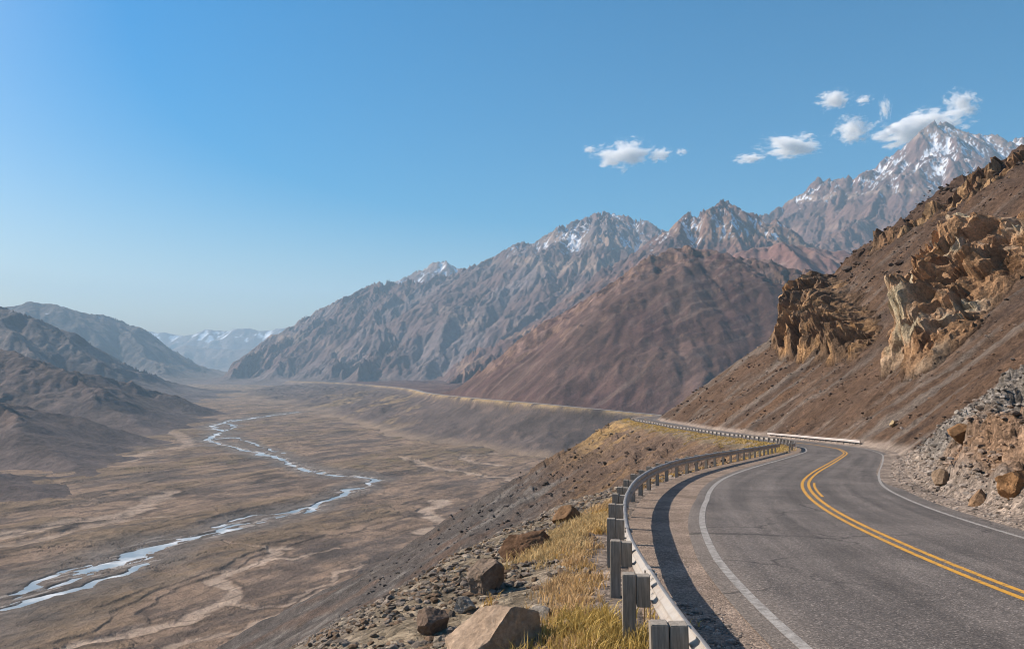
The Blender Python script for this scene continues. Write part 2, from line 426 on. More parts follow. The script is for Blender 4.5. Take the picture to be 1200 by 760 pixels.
# ------------------------------------------------------------------ mountains
def mountain_field(frame, res, ridges, spur=None, warp=(0, 1), slope=0.7, toe=45.0, base=VALLEY, seed=1,
                   gullies=((400, .1), (200, .1), (100, .1), (50, .09)), rough=(300, 20), extra=None, concave=0.0):
    """frame (ox, oy, angle, length u, length v). returns X, Y, Z, gradient, curvature-like gully value"""
    ox, oy, ang, lu, lv = frame
    nu, nv = int(lu/res), int(lv/res)
    U = np.linspace(0, lu, nu)[None, :].repeat(nv, 0); Vv = np.linspace(0, lv, nv)[:, None].repeat(nu, 1)
    ca, sa = math.cos(ang), math.sin(ang)
    X = ox + U*ca - Vv*sa; Y = oy + U*sa + Vv*ca
    rng = np.random.RandomState(seed)
    segs = [(r['pts'], r.get('slope', slope)) for r in ridges]
    for r in ridges:
        sp = r.get('spur', spur)
        if not sp: continue
        P = np.array(r['pts'], float)
        seg = np.hypot(*(P[1:, :2]-P[:-1, :2]).T); cum = np.concatenate([[0], np.cumsum(seg)])
        for side in sp['sides']:
            t = rng.uniform(0.2, 0.8)*sp['every']
            while t < cum[-1]:
                p = np.array([np.interp(t, cum, P[:, k]) for k in range(3)])
                i = min(np.searchsorted(cum, t)-1, len(seg)-1); i = max(i, 0)
                d = P[i+1, :2]-P[i, :2]; d /= np.hypot(*d)+1e-9
                nrm = np.array([d[1], -d[0]])*side
                a = rng.normal(0, 0.25) + sp.get('turn', 0)
                dr = np.array([nrm[0]*math.cos(a)-nrm[1]*math.sin(a), nrm[0]*math.sin(a)+nrm[1]*math.cos(a)])
                p[2] -= sp.get('drop', 25)*rng.uniform(0.3, 1.2)
                pts = [tuple(p)]; g = sp['grade']*rng.uniform(0.85, 1.15)
                for k in range(7):
                    st = sp['step']*rng.uniform(0.7, 1.3)
                    a = rng.normal(0, 0.22); dr = np.array([dr[0]*math.cos(a)-dr[1]*math.sin(a), dr[0]*math.sin(a)+dr[1]*math.cos(a)])
                    p = p + np.array([dr[0]*st, dr[1]*st, -g*st*rng.uniform(0.6, 1.4)])
                    pts.append(tuple(p))
                    if p[2] < base-30: break
                segs.append((pts, sp.get('slope', slope*1.15)))
                t += sp['every']*rng.uniform(0.6, 1.4)
    cs = 3
    xc, yc = X[::cs, ::cs], Y[::cs, ::cs]
    if warp[0]:
        wx = fbm(xc/warp[1], yc/warp[1], 4, seed+3); wy = fbm(xc/warp[1], yc/warp[1], 4, seed+4)
        xw, yw = xc+warp[0]*wx, yc+warp[0]*wy
    else: xw, yw = xc, yc
    Hc = np.full(xc.shape, -1e9)
    for pts, sl in segs:
        pz = np.full(xc.shape, -1e9)
        for i in range(len(pts)-1):
            ax, ay, az = pts[i]; bx, by, bz = pts[i+1]
            dx, dy = bx-ax, by-ay; LL = dx*dx+dy*dy+1e-9
            t = np.clip(((xw-ax)*dx+(yw-ay)*dy)/LL, 0, 1)
            d = np.sqrt((xw-ax-t*dx)**2+(yw-ay-t*dy)**2)
            np.maximum(pz, az+t*(bz-az)-sl*d, out=pz)
        k = 14.0
        m = np.maximum(Hc, pz); Hc = m + k*np.exp(-np.abs(Hc-pz)/k)*0.5
    # back up to the fine grid
    fu = np.arange(nu)/cs; fv = np.arange(nv)/cs
    iu = np.minimum(fu.astype(int), Hc.shape[1]-2); iv = np.minimum(fv.astype(int), Hc.shape[0]-2)
    tu = (fu-iu)[None, :]; tv = (fv-iv)[:, None]
    A = Hc[iv][:, iu]; B = Hc[iv][:, iu+1]; C = Hc[iv+1][:, iu]; D = Hc[iv+1][:, iu+1]
    H = (A*(1-tu)+B*tu)*(1-tv) + (C*(1-tu)+D*tu)*tv
    if extra is not None: H = extra(X, Y, H)
    t = (H-base)
    if concave: t = np.where((t > 0) & (t < concave), concave*(np.clip(t, 0, None)/concave)**1.45, t)
    H = base + np.where(t > toe*4, t, toe*np.log1p(np.exp(np.clip(t/toe, -30, 30)))) - 6
    H0 = H.copy()
    hm = sstep(10, 110, H-base)
    H = H + hm*rough[1]*fbm(X/rough[0], Y/rough[0], 6, seed+9)
    G = np.zeros_like(H); amp_n = 0
    for k, (lam, am) in enumerate(gullies):
        gy, gx = np.gradient(H, res)
        if k == 0:
            for _ in range(3):
                gx = (gx+np.roll(gx, 2, 0)+np.roll(gx, -2, 0)+np.roll(gx, 2, 1)+np.roll(gx, -2, 1))/5
                gy = (gy+np.roll(gy, 2, 0)+np.roll(gy, -2, 0)+np.roll(gy, 2, 1)+np.roll(gy, -2, 1))/5
        gm = np.sqrt(gx*gx+gy*gy)+1e-6
        sx, sy = -gy/gm, gx/gm
        pu, pv = U/lam, Vv/lam
        iu0, iv0 = np.floor(pu), np.floor(pv); num = np.zeros_like(H); den = np.zeros_like(H)
        for i in (-1, 0, 1):
            for j in (-1, 0, 1):
                cu, cv = iu0+i, iv0+j
                hh = _h(cu, cv, seed*7+k*131)
                ru = (hh & 0xFFFF)/65535.0; rv = (hh >> 16)/65535.0
                vu, vv = pu-cu-ru, pv-cv-rv
                w = np.exp(-2.2*(vu*vu+vv*vv))
                num += w*np.cos(2*math.pi*(vu*sx+vv*sy)); den += w
        g = num/den
        g = np.arcsin(np.clip(g*1.15, -1, 1))*0.6366
        f = sstep(0.12, 0.5, gm)*hm
        H = H + g*am*lam*f
        G += g*f*am; amp_n += am
    gy, gx = np.gradient(H, res)
    wx = gx*ca - gy*sa; wy = gx*sa + gy*ca
    return dict(X=X, Y=Y, Z=H, gm=np.sqrt(gx*gx+gy*gy), wx=wx, wy=wy, G=G/max(amp_n, 1e-6), base=base)

def rid(pts, **kw):
    return dict(pts=[tuple(at(*p)) for p in pts], **kw)

def rock_colour(F, seed, a, b, c, scree, snow_lo=None, snow_hi=None, s1=600, strata=140, snow_amt=1.0):
    X, Y, Z = F['X'], F['Y'], F['Z']
    n1 = fbm(X/s1, Y/s1, 5, seed+1); n2 = fbm(X/(s1/5), Y/(s1/5), 5, seed+2, 0.6)
    st = perlin((Z + 0.25*X + 90*n1)/strata, X/2500, seed+5) + 0.5*n2
    col = np.zeros(X.shape+(3,))+np.array(a)
    col = cmix(col, b, sstep(-0.15, 0.35, n1+0.3*n2))
    col = cmix(col, c, sstep(0.15, 0.6, st)*0.85)
    sc_ = sstep(0.75, 0.45, F['gm']+0.12*n2)*0.0 + (1-sstep(0.42, 0.75, F['gm']+0.15*n2))
    sc_ = np.clip(sc_ + sstep(0.1, -0.5, F['G'])*0, 0, 1)
    col = cmix(col, scree, sc_*0.8)
    low = 1-sstep(20, 160, Z-F['base']+40*n1)
    col = cmix(col, scree, low*0.7)
    if snow_lo is not None:
        # snow lies in hollows and on faces turned away from the sun, high up
        gully = 1-sstep(-0.22, 0.10, F['G'])
        away = sstep(-0.1, 0.55, -(F['wx']*1.0*(-1)))*0
        facing = (-F['wx']*(-math.cos(R(SUN_AZ_AHEAD))) - F['wy']*(math.sin(R(SUN_AZ_AHEAD))))   # >0 toward the sun
        shade = sstep(0.0, 0.6, -facing)
        hgt = sstep(snow_lo, snow_hi, Z + 130*n2 + 60*n1)
        w = hgt*np.clip(0.75*gully + 0.5*shade*sstep(-0.1, 0.3, n2) - 0.15, 0, 1)*(1-sstep(1.5, 2.3, F['gm']))
        w = sstep(0.18, 0.34, w*snow_amt*1.15*(0.75+0.9*fbm(X/(s1/9), Y/(s1/9), 4, seed+8, 0.6)))
        col = cmix(col, (0.78, 0.80, 0.84), w)
    return col

def make_mountain(name, F, mat, col):
    o = grid_mesh(name, F['X'], F['Y'], F['Z'], mat, col)
    return finish(o, 'structure')

RED, LILAC, TAN, SCREE = (0.140, 0.096, 0.090), (0.185, 0.150, 0.148), (0.28, 0.21, 0.172), (0.132, 0.106, 0.100)

# the line of the far road along the spur
FAR_ROAD = [tuple(at(*p)) for p in
    [(900, 487, 1350), (845, 487, 1560), (790, 487, 1690), (750, 484, 1740), (700, 479, 1790), (650, 474.5, 1860), (600, 470, 1990), (560, 466.5, 2150), (520, 462.8, 2420),
     (500, 459.5, 2750), (480, 455.8, 3200), (450, 452, 3900), (410, 449, 4800), (370, 447, 5700), (340, 446, 6600)]]

def catmull(P, n):
    P = np.array(P, float); out = []
    Q = np.vstack([2*P[0]-P[1], P, 2*P[-1]-P[-2]])
    for i in range(1, len(Q)-2):
        t = np.linspace(0, 1, n, endpoint=False)[:, None]
        a, b, c, d = Q[i-1], Q[i], Q[i+1], Q[i+2]
        out.append(0.5*((2*b)+(-a+c)*t+(2*a-5*b+4*c-d)*t*t+(-a+3*b-3*c+d)*t**3))
    return np.vstack(out+[P[-1:]])

FR = catmull(FAR_ROAD, 14)
# wiggle it with the folds of the slope
_w = np.linspace(0, 1, len(FR)); _am = np.interp(_w, [0, .15, .5, 1], [0, 2, 7, 22])
FR[:, 0] += _am*np.sin(_w*37)*0.5

def bench(width, cut, yr, verge=0.0):
    """blend a mountain surface to the far road's level beside it"""
    m = (FR[:, 1] > yr[0]) & (FR[:, 1] < yr[1]); P = FR[m]
    def f(X, Y, H):
        D = np.full(X.shape, 1e9); Zr = np.zeros(X.shape); SG = np.zeros(X.shape)
        box = (Y > P[0, 1]-900) & (Y < P[-1, 1]+900)
        xs, ys = X[box], Y[box]
        best = np.full(xs.shape, 1e18); zz = np.zeros(xs.shape); sg = np.zeros(xs.shape)
        for i in range(len(P)-1):
            a, b = P[i], P[i+1]; dx, dy = b[0]-a[0], b[1]-a[1]; L = dx*dx+dy*dy
            t = np.clip(((xs-a[0])*dx+(ys-a[1])*dy)/L, 0, 1)
            ex, ey = xs-a[0]-t*dx, ys-a[1]-t*dy; d = ex*ex+ey*ey
            k = d < best; best = np.where(k, d, best); zz = np.where(k, a[2]+t*(b[2]-a[2]), zz)
            sg = np.where(k, (dy*ex-dx*ey), sg)
        D[box] = np.sqrt(best); Zr[box] = zz; SG[box] = np.sign(sg)
        return D, Zr, SG
    return f

# -- the big brown spur that carries the far road
def build_spur():
    b = bench(8, 30, (0, 6500))
    frame = (-1750, 1420, 0.0, 3900, 4200)
    def extra(X, Y, H):
        D, Zr, SG = b(X, Y, H)
        sl = np.interp(Y + 0.3*X, [1900, 2300, 2900, 4200], [0.60, 0.50, 0.26, 0.13])*(1+0.25*fbm(X/240, Y/240, 3, 79))
        lim = Zr + np.where(SG > 0, 0.74*D, -sl*D) + 26*fbm(X/330, Y/330, 3, 77)*sstep(20, 150, D)
        H = np.where(SG > 0, np.minimum(H, lim), lim)
        apron = Zr - 4 + 0.03*D - 300*sstep(500, 1300, D)
        H = np.where((SG > 0) & (Y > 2200), np.maximum(H, apron), H)
        return H
    crest = [(488, 474, 2700), (510, 464, 2600), (530, 454, 2520), (565, 431, 2440), (600, 407, 2390), (640, 380, 2360), (665, 361, 2350), (700, 338, 2350), (735, 318, 2370),
             (765, 298, 2400), (793, 288, 2420), (825, 294, 2420), (850, 297, 2400), (880, 299, 2380), (905, 307, 2350), (945, 318, 2300), (970, 325, 2250), (1010, 330, 2250), (1100, 300, 2250), (1250, 220, 2300)]
    ribs = [rid([(850, 298, 2390), (800, 330, 2310), (740, 375, 2200), (680, 420, 2090), (622, 462, 1990)], slope=0.66),
            rid([(905, 307, 2350), (860, 345, 2240), (800, 392, 2090), (745, 440, 1930), (715, 470, 1830)], slope=0.66),
            rid([(960, 322, 2280), (900, 372, 2120), (850, 420, 1950), (810, 460, 1800)], slope=0.68),
            rid([(793, 289, 2420), (765, 320, 2370), (700, 372, 2270), (640, 418, 2170), (585, 455, 2090)], slope=0.66),
            rid([(735, 318, 2370), (690, 356, 2330), (620, 408, 2280), (560, 450, 2230)], slope=0.66),
            rid([(828, 294, 2410), (812, 322, 2330), (775, 356, 2240), (720, 398, 2130), (655, 445, 2010)], slope=0.72)]
    F = mountain_field(frame, 4.6, [rid(crest, slope=0.66)]+ribs, None, (22, 200), 0.62, 18.0, seed=5,
                       gullies=((200, .03), (100, .04), (50, .05), (26, .055), (13, .05)), rough=(160, 5), extra=extra)
    X, Y, Z = F['X'], F['Y'], F['Z']
    D, Zr, SG = b(X, Y, Z)
    cm = sstep(0.05, 0.45, fbm(X/170, Y/170, 3, 215)+0.25*sstep(120, 300, Z))*sstep(90, 200, D)*(SG > 0)
    f1, _ = facets(X/60+0.3*fbm(X/40, Y/40, 3, 218), Y/38, 219); f2, _ = facets(X/22, Y/15, 220)
    Z = Z + cm*(5*(ridged(X/85, Y/60, 5, 217, 0.55)-0.4) + 4*f1 + 2.5*f2)
    dC, _, _ = poly_dist(X, Y, [tuple(at(*p)) for p in crest], 200)
    cc = (1-sstep(50, 130, dC+30*fbm(X/60, Y/60, 3, 225)))*sstep(40, 110, D)*(SG > 0)
    Z = Z + cc*(6*f1 + 4*f2 + 8*(ridged(X/70, Y/55, 5, 226, 0.6)-0.45))
    al, ac = -0.85*X-0.5*Y, -0.5*X+0.85*Y
    gv = ridged(al/520+0.3*fbm(X/150, Y/150, 2, 227), ac/75, 3, 228)
    Z = Z + (SG > 0)*sstep(60, 160, D)*6*(gv-0.45)
    bel = (SG < 0)*sstep(25, 90, D)*sstep(0, 22, Z-VALLEY)
    Z = Z + bel*(7*(ridged((X+0.4*Y)/55+0.4*fbm(X/90, Y/90, 3, 229), (Y-0.4*X)/170, 5, 230, 0.6)-0.5) + 2.0*facets(X/24, Y/30, 231)[0])
    gy, gx = np.gradient(Z, 4.6); F['gm'] = np.hypot(gx, gy)
    w = 1-sstep(9, 26, D)
    F['Z'] = Z*(1-w) + (Zr-0.5)*w
    n1 = fbm(X/260, Y/260, 5, 201); n2 = fbm(X/40, Y/40, 5, 203, 0.6); n3 = ridged(X/130, Y/130, 4, 207)
    al, ac = -0.85*X-0.5*Y, -0.5*X+0.85*Y
    stk = fbm(al/420, ac/16, 5, 221, 0.6)
    col = np.zeros(X.shape+(3,))+np.array([0.100, 0.064, 0.056])
    col = cmix(col, (0.128, 0.088, 0.075), sstep(-0.1, 0.5, n1)*0.8)
    col = cmix(col, (0.088, 0.052, 0.051), sstep(0.0, 0.5, -n1+0.2*n2)*0.7)
    col = cmix(col, (0.185, 0.135, 0.112), sstep(0.15, 0.55, stk)*0.65); col = cmix(col, (0.075, 0.048, 0.045), sstep(0.15, 0.55, -stk)*0.6)
    crag = sstep(0.95, 1.3, F['gm']+0.25*n2)
    col = cmix(col, (0.25, 0.17, 0.13), crag*0.7); col = cmix(col, (0.27, 0.19, 0.165), cc*sstep(0.0, 0.4, n2)*0.6)
    col = cmix(col, (0.24, 0.19, 0.165), sstep(0.55, 0.8, n3)*0.2*sstep(0.1, 0.5, n2))
    below = (SG < 0)
    bc = cmix(np.zeros_like(col)+np.array([0.098, 0.078, 0.070]), (0.155, 0.118, 0.10), sstep(0.0, 0.6, n2+0.4*n1))
    col = np.where(below[..., None], bc, col)
    col = col*0.84
    verge = np.where(below, (1-sstep(9, 21, D+8*n2)), (1-sstep(7, 12, D)))
    col = cmix(col, (0.36, 0.265, 0.155), verge*np.where(below, sstep(-0.35, 0.25, n2+0.6*n1+0.2), 0.5))
    gr = sstep(0.1, 0.5, n1+0.5*n2)*sstep(2100, 2500, Y)*(1-sstep(3300, 4300, Y))
    col = cmix(col, (0.30, 0.22, 0.115), gr*0.35*below)
    low = 1-sstep(0, 14, F['Z']-VALLEY+6*n2)
    col = cmix(col, (0.21, 0.16, 0.12), low*0.8)
    make_mountain('spur_mountain', F, M_mid, col)
build_spur()
print('spur', time.time()-T0)

# -- pinkish hill behind the spur on the right
F = mountain_field((250, 2900, 0.0, 3600, 1900), 8.0,
    [rid([(830, 330, 3600), (880, 292, 3600), (905, 285, 3600), (935, 284, 3650), (965, 290, 3700), (1000, 297, 3700), (1015, 299, 3650), (1060, 282, 3600), (1250, 190, 3600)], slope=0.6)],
    dict(sides=(1, -1), every=260, grade=0.42, step=160, drop=15, slope=0.72), (30, 300), 0.6, 40, seed=61,
    gullies=((260, .09), (120, .10), (55, .10), (28, .09)), rough=(200, 14))
make_mountain('red_foothill', F, M_mid, rock_colour(F, 61, (0.165, 0.10, 0.088), (0.20, 0.13, 0.11), (0.27, 0.215, 0.19), (0.19, 0.135, 0.115), 560, 900, s1=400, strata=90, snow_amt=0.5))

# -- rugged peak at centre right
SPK = dict(sides=(1, -1), every=380, grade=0.46, step=330, drop=30, slope=0.74)
GUL = ((420, .12), (210, .15), (100, .16), (50, .15), (26, .12))
F = mountain_field((-700, 3500, 0.0, 3900, 3600), 7.4,
    [rid([(520, 452, 4300), (560, 425, 4500), (600, 397, 4700), (650, 370, 4900), (690, 345, 5000), (735, 312, 5200), (770, 285, 5300), (798, 258, 5400), (815, 252, 5450), (825, 256, 5450), (846, 238, 5500), (870, 252, 5500), (888, 262, 5500),
          (905, 262, 5450), (935, 283, 5350), (965, 300, 5200), (1010, 320, 5000), (1080, 360, 4800)], slope=0.70)],
    SPK, (60, 500), 0.8, 45, seed=7, gullies=GUL, rough=(420, 34))
make_mountain('rugged_peak', F, M_far, rock_colour(F, 7, RED, (0.175, 0.108, 0.09), (0.27, 0.185, 0.14), SCREE, 580, 920, snow_amt=0.85))

# -- long range to the left of it
F = mountain_field((-3300, 5700, R(-14), 5200, 4800), 9.5,
    [rid([(335, 440, 9300), (348, 414, 9200), (366, 391, 9100), (385, 368, 9000), (405, 358, 8900), (432, 334, 8700), (447, 330, 8600), (463, 334, 8500), (490, 333, 8400), (510, 329, 8300), (535, 320, 8300), (560, 310, 8200),
          (590, 293, 8100), (612, 287, 8100), (640, 282, 8000), (668, 268, 8000), (690, 256, 8000), (703, 247, 8000), (722, 250, 7950), (738, 258, 7900), (752, 266, 7900), (775, 270, 7900), (800, 280, 7900), (860, 300, 7900)], slope=0.60)],
    dict(sides=(1, -1), every=480, grade=0.40, step=420, drop=45, slope=0.68), (80, 700), 0.78, 40, seed=9,
    gullies=((620, .12), (300, .15), (150, .15), (75, .15), (38, .13)), rough=(600, 45), concave=420.0)
D, Zr, SG = bench(8, 30, (4700, 8000))(F['X'], F['Y'], F['Z'])
w = (1-sstep(18, 70, D)); F['Z'] = F['Z']*(1-w)+(Zr-1.0)*w
c = rock_colour(F, 9, RED, LILAC, TAN, SCREE, 740, 1250, s1=900, strata=200, snow_amt=0.85)
c = cmix(c, (0.30, 0.22, 0.13), (1-sstep(14, 40, D))*0.7)
make_mountain('long_range', F, M_far, c)
print('ranges', time.time()-T0)

# -- paler peak behind it
F = mountain_field((-4200, 9600, 0.0, 4200, 3600), 14.0,
    [rid([(360, 420, 11800), (400, 372, 11800), (430, 345, 11700), (465, 327, 11600), (490, 318, 11500), (505, 312, 11500), (518, 307, 11500), (530, 313, 11500), (547, 318, 11500), (600, 330, 11500), (680, 330, 11500)], slope=0.75)],
    dict(sides=(1, -1), every=650, grade=0.45, step=450, drop=40, slope=0.85), (80, 700), 0.75, 70, seed=12,
    gullies=((600, .12), (300, .13), (150, .13), (75, .12)), rough=(600, 50))
make_mountain('pale_peak', F, M_far, rock_colour(F, 12, RED, LILAC, TAN, SCREE, 480, 900, s1=900, strata=200))

# -- snowy peak at the right
F = mountain_field((1200, 5000, 0.0, 6300, 4200), 10.5,
    [rid([(770, 330, 7600), (830, 292, 7600), (885, 258, 7600), (905, 247, 7600), (930, 233, 7600), (955, 216, 7600), (985, 210, 7600), (1005, 200, 7600), (1040, 180, 7550), (1055, 178, 7550), (1080, 160, 7500), (1094, 148, 7500), (1108, 152, 7500),
          (1135, 157, 7500), (1160, 160, 7500), (1180, 166, 7500), (1200, 163, 7500), (1260, 170, 7500), (1330, 190, 7500)], slope=0.74),
     rid([(1090, 160, 7400), (1050, 215, 6900), (1000, 262, 6400), (960, 290, 6000)], slope=0.78)],
    dict(sides=(1, -1), every=460, grade=0.50, step=420, drop=45, slope=0.80), (80, 600), 0.85, 60, seed=15,
    gullies=((520, .12), (260, .14), (130, .14), (65, .13), (34, .11)), rough=(500, 60))
make_mountain('snowy_peak', F, M_far, rock_colour(F, 15, RED, (0.175, 0.115, 0.10), TAN, SCREE, 1000, 1850, s1=800, strata=200, snow_amt=1.0))

# -- left side of the valley
F = mountain_field((-2900, 700, 0.0, 2300, 2600), 5.2,
    [rid([(-260, 330, 2800), (-100, 378, 2750), (0, 408, 2650), (45, 424, 2600), (90, 446, 2500), (130, 474, 2380), (165, 498, 2250), (185, 512, 2150)], slope=0.52),
     rid([(-300, 400, 1900), (-100, 440, 1800), (0, 478, 1700), (60, 520, 1560), (100, 550, 1440), (120, 562, 1380)], slope=0.52),
     rid([(-300, 500, 1300), (-100, 530, 1250), (0, 560, 1200), (50, 578, 1150)], slope=0.5)],
    dict(sides=(-1, 1), every=170, grade=0.30, step=110, drop=8, slope=0.5), (30, 260), 0.42, 14, seed=21,
    gullies=((210, .08), (100, .09), (50, .09), (26, .08)), rough=(160, 11))
make_mountain('left_foothill', F, M_left, rock_colour(F, 21, (0.092, 0.070, 0.064), (0.12, 0.092, 0.084), (0.18, 0.135, 0.115), (0.11, 0.087, 0.078), s1=260, strata=60))
F = mountain_field((-4700, 2900, 0.0, 3500, 3100), 8.5,
    [rid([(-250, 280, 4700), (-120, 325, 4650), (0, 357, 4550), (50, 376, 4500), (100, 402, 4400), (130, 420, 4330), (160, 440, 4250), (195, 460, 4100), (222, 474, 3950)], slope=0.58)],
    dict(sides=(-1, 1), every=330, grade=0.34, step=250, drop=15, slope=0.58), (50, 400), 0.5, 30, seed=25,
    gullies=((400, .08), (190, .09), (90, .09), (45, .08)), rough=(300, 18), concave=320.0)
make_mountain('left_mountain', F, M_left, rock_colour(F, 25, (0.095, 0.080, 0.078), (0.125, 0.105, 0.10), (0.19, 0.155, 0.14), (0.12, 0.10, 0.093), s1=500, strata=110, snow_lo=150, snow_hi=500, snow_amt=0.7))
F = mountain_field((-7600, 6600, 0.0, 5200, 4600), 14.0,
    [rid([(-200, 345, 8800), (-60, 350, 8700), (10, 358, 8600), (40, 353, 8600), (62, 355, 8600), (90, 364, 8700), (125, 369, 8900), (140, 374, 9000), (165, 387, 9300), (200, 405, 9700), (235, 424, 10200), (268, 441, 10900)], slope=0.55)],
    dict(sides=(-1, 1), every=600, grade=0.36, step=420, drop=30, slope=0.62), (80, 600), 0.55, 50, seed=27,
    gullies=((600, .08), (300, .08), (150, .08), (75, .075)), rough=(500, 25), concave=500.0)
make_mountain('left_far_mountain', F, M_far, rock_colour(F, 27, (0.10, 0.09, 0.09), (0.13, 0.115, 0.11), (0.19, 0.15, 0.13), (0.15, 0.12, 0.105), 350, 750, s1=800, strata=200, snow_amt=0.5))
# -- blue range that closes the valley
F = mountain_field((-12500, 14500, 0.0, 11500, 7500), 36.0,
    [rid([(20, 390, 20500), (100, 388, 20500), (185, 388, 20500), (215, 392, 20400), (240, 386, 20400), (262, 388, 20300), (285, 384, 20300), (310, 387, 20200), (340, 384, 20200), (365, 388, 20200), (420, 380, 20200)], slope=0.5),
     rid([(150, 425, 17500), (225, 402, 17500), (250, 410, 17400), (290, 408, 17200), (330, 420, 17000)], slope=0.45)],
    dict(sides=(-1, 1), every=1100, grade=0.36, step=800, drop=60, slope=0.6), (200, 1500), 0.5, 60, seed=29,
    gullies=((1200, .06), (600, .06), (300, .06), (150, .05)), rough=(1200, 60))
make_mountain('distant_range', F, M_far, rock_colour(F, 29, (0.13, 0.10, 0.095), (0.16, 0.14, 0.13), (0.2, 0.16, 0.14), (0.16, 0.13, 0.12), 350, 640, s1=1800, strata=250, snow_amt=0.8))
print('mountains', time.time()-T0)

# ------------------------------------------------------------------ valley floor, dry washes and river
def floor_pt(px, row):
    r = ray(px, row); k = VALLEY/r[2]; return (r[0]*k, r[1]*k, 0.0)
def floor_line(pts, n=8):
    P = catmull([floor_pt(*p) for p in pts], n); return [tuple(p) for p in P]
RIVER = floor_line([(-120, 745), (-50, 722), (0, 703), (40, 690), (85, 676), (125, 663), (150, 656), (163, 646), (195, 634), (230, 626), (262, 619), (300, 610), (335, 602), (365, 594), (382, 586), (400, 577), (425, 569),
                    (440, 562), (425, 558), (398, 556), (370, 552), (345, 545), (330, 537), (305, 531), (285, 526), (262, 520), (243, 514), (262, 505), (250, 498), (285, 491), (320, 486), (352, 482)], 6)
BRAIDS = [floor_line([(0, 712), (45, 699), (90, 687), (135, 674), (160, 660), (172, 650)]),
          floor_line([(20, 694), (60, 672), (110, 662), (150, 654)]),
          floor_line([(255, 616), (290, 603), (330, 600), (370, 592)]),
          floor_line([(240, 515), (275, 512), (300, 520), (330, 530)]),
          floor_line([(262, 505), (275, 498), (262, 494), (280, 490)])]
WASH = [(floor_line([(335, 640), (316, 643), (322, 652), (300, 660), (270, 668), (255, 678), (275, 695), (268, 705), (230, 716), (150, 740), (60, 762)]), 1.0, 6.0),
        (floor_line([(400, 640), (345, 650), (322, 652)]), 0.8, 3.5),
        (floor_line([(420, 660), (330, 705), (268, 705)]), 0.6, 3.0),
        (floor_line([(460, 660), (360, 700), (300, 730), (180, 762)]), 0.8, 4.0),
        (floor_line([(520, 585), (500, 600), (520, 612), (490, 622)]), 1.0, 9.0),
        (floor_line([(262, 632), (300, 642), (316, 643)]), 0.7, 2.0),
        (floor_line([(0, 628), (40, 620), (90, 610), (150, 600), (200, 575)]), 0.8, 12.0),
        (floor_line([(0, 642), (50, 632), (120, 612), (190, 605)]), 0.6, 9.0),
        (floor_line([(150, 540), (170, 530), (220, 520), (200, 505), (190, 500)]), 0.5, 14.0),
        (floor_line([(640, 575), (600, 560), (560, 556), (500, 545), (470, 535)]), 0.7, 8.0),
        (floor_line([(580, 545), (540, 535), (600, 530), (650, 535)]), 0.7, 8.0)]

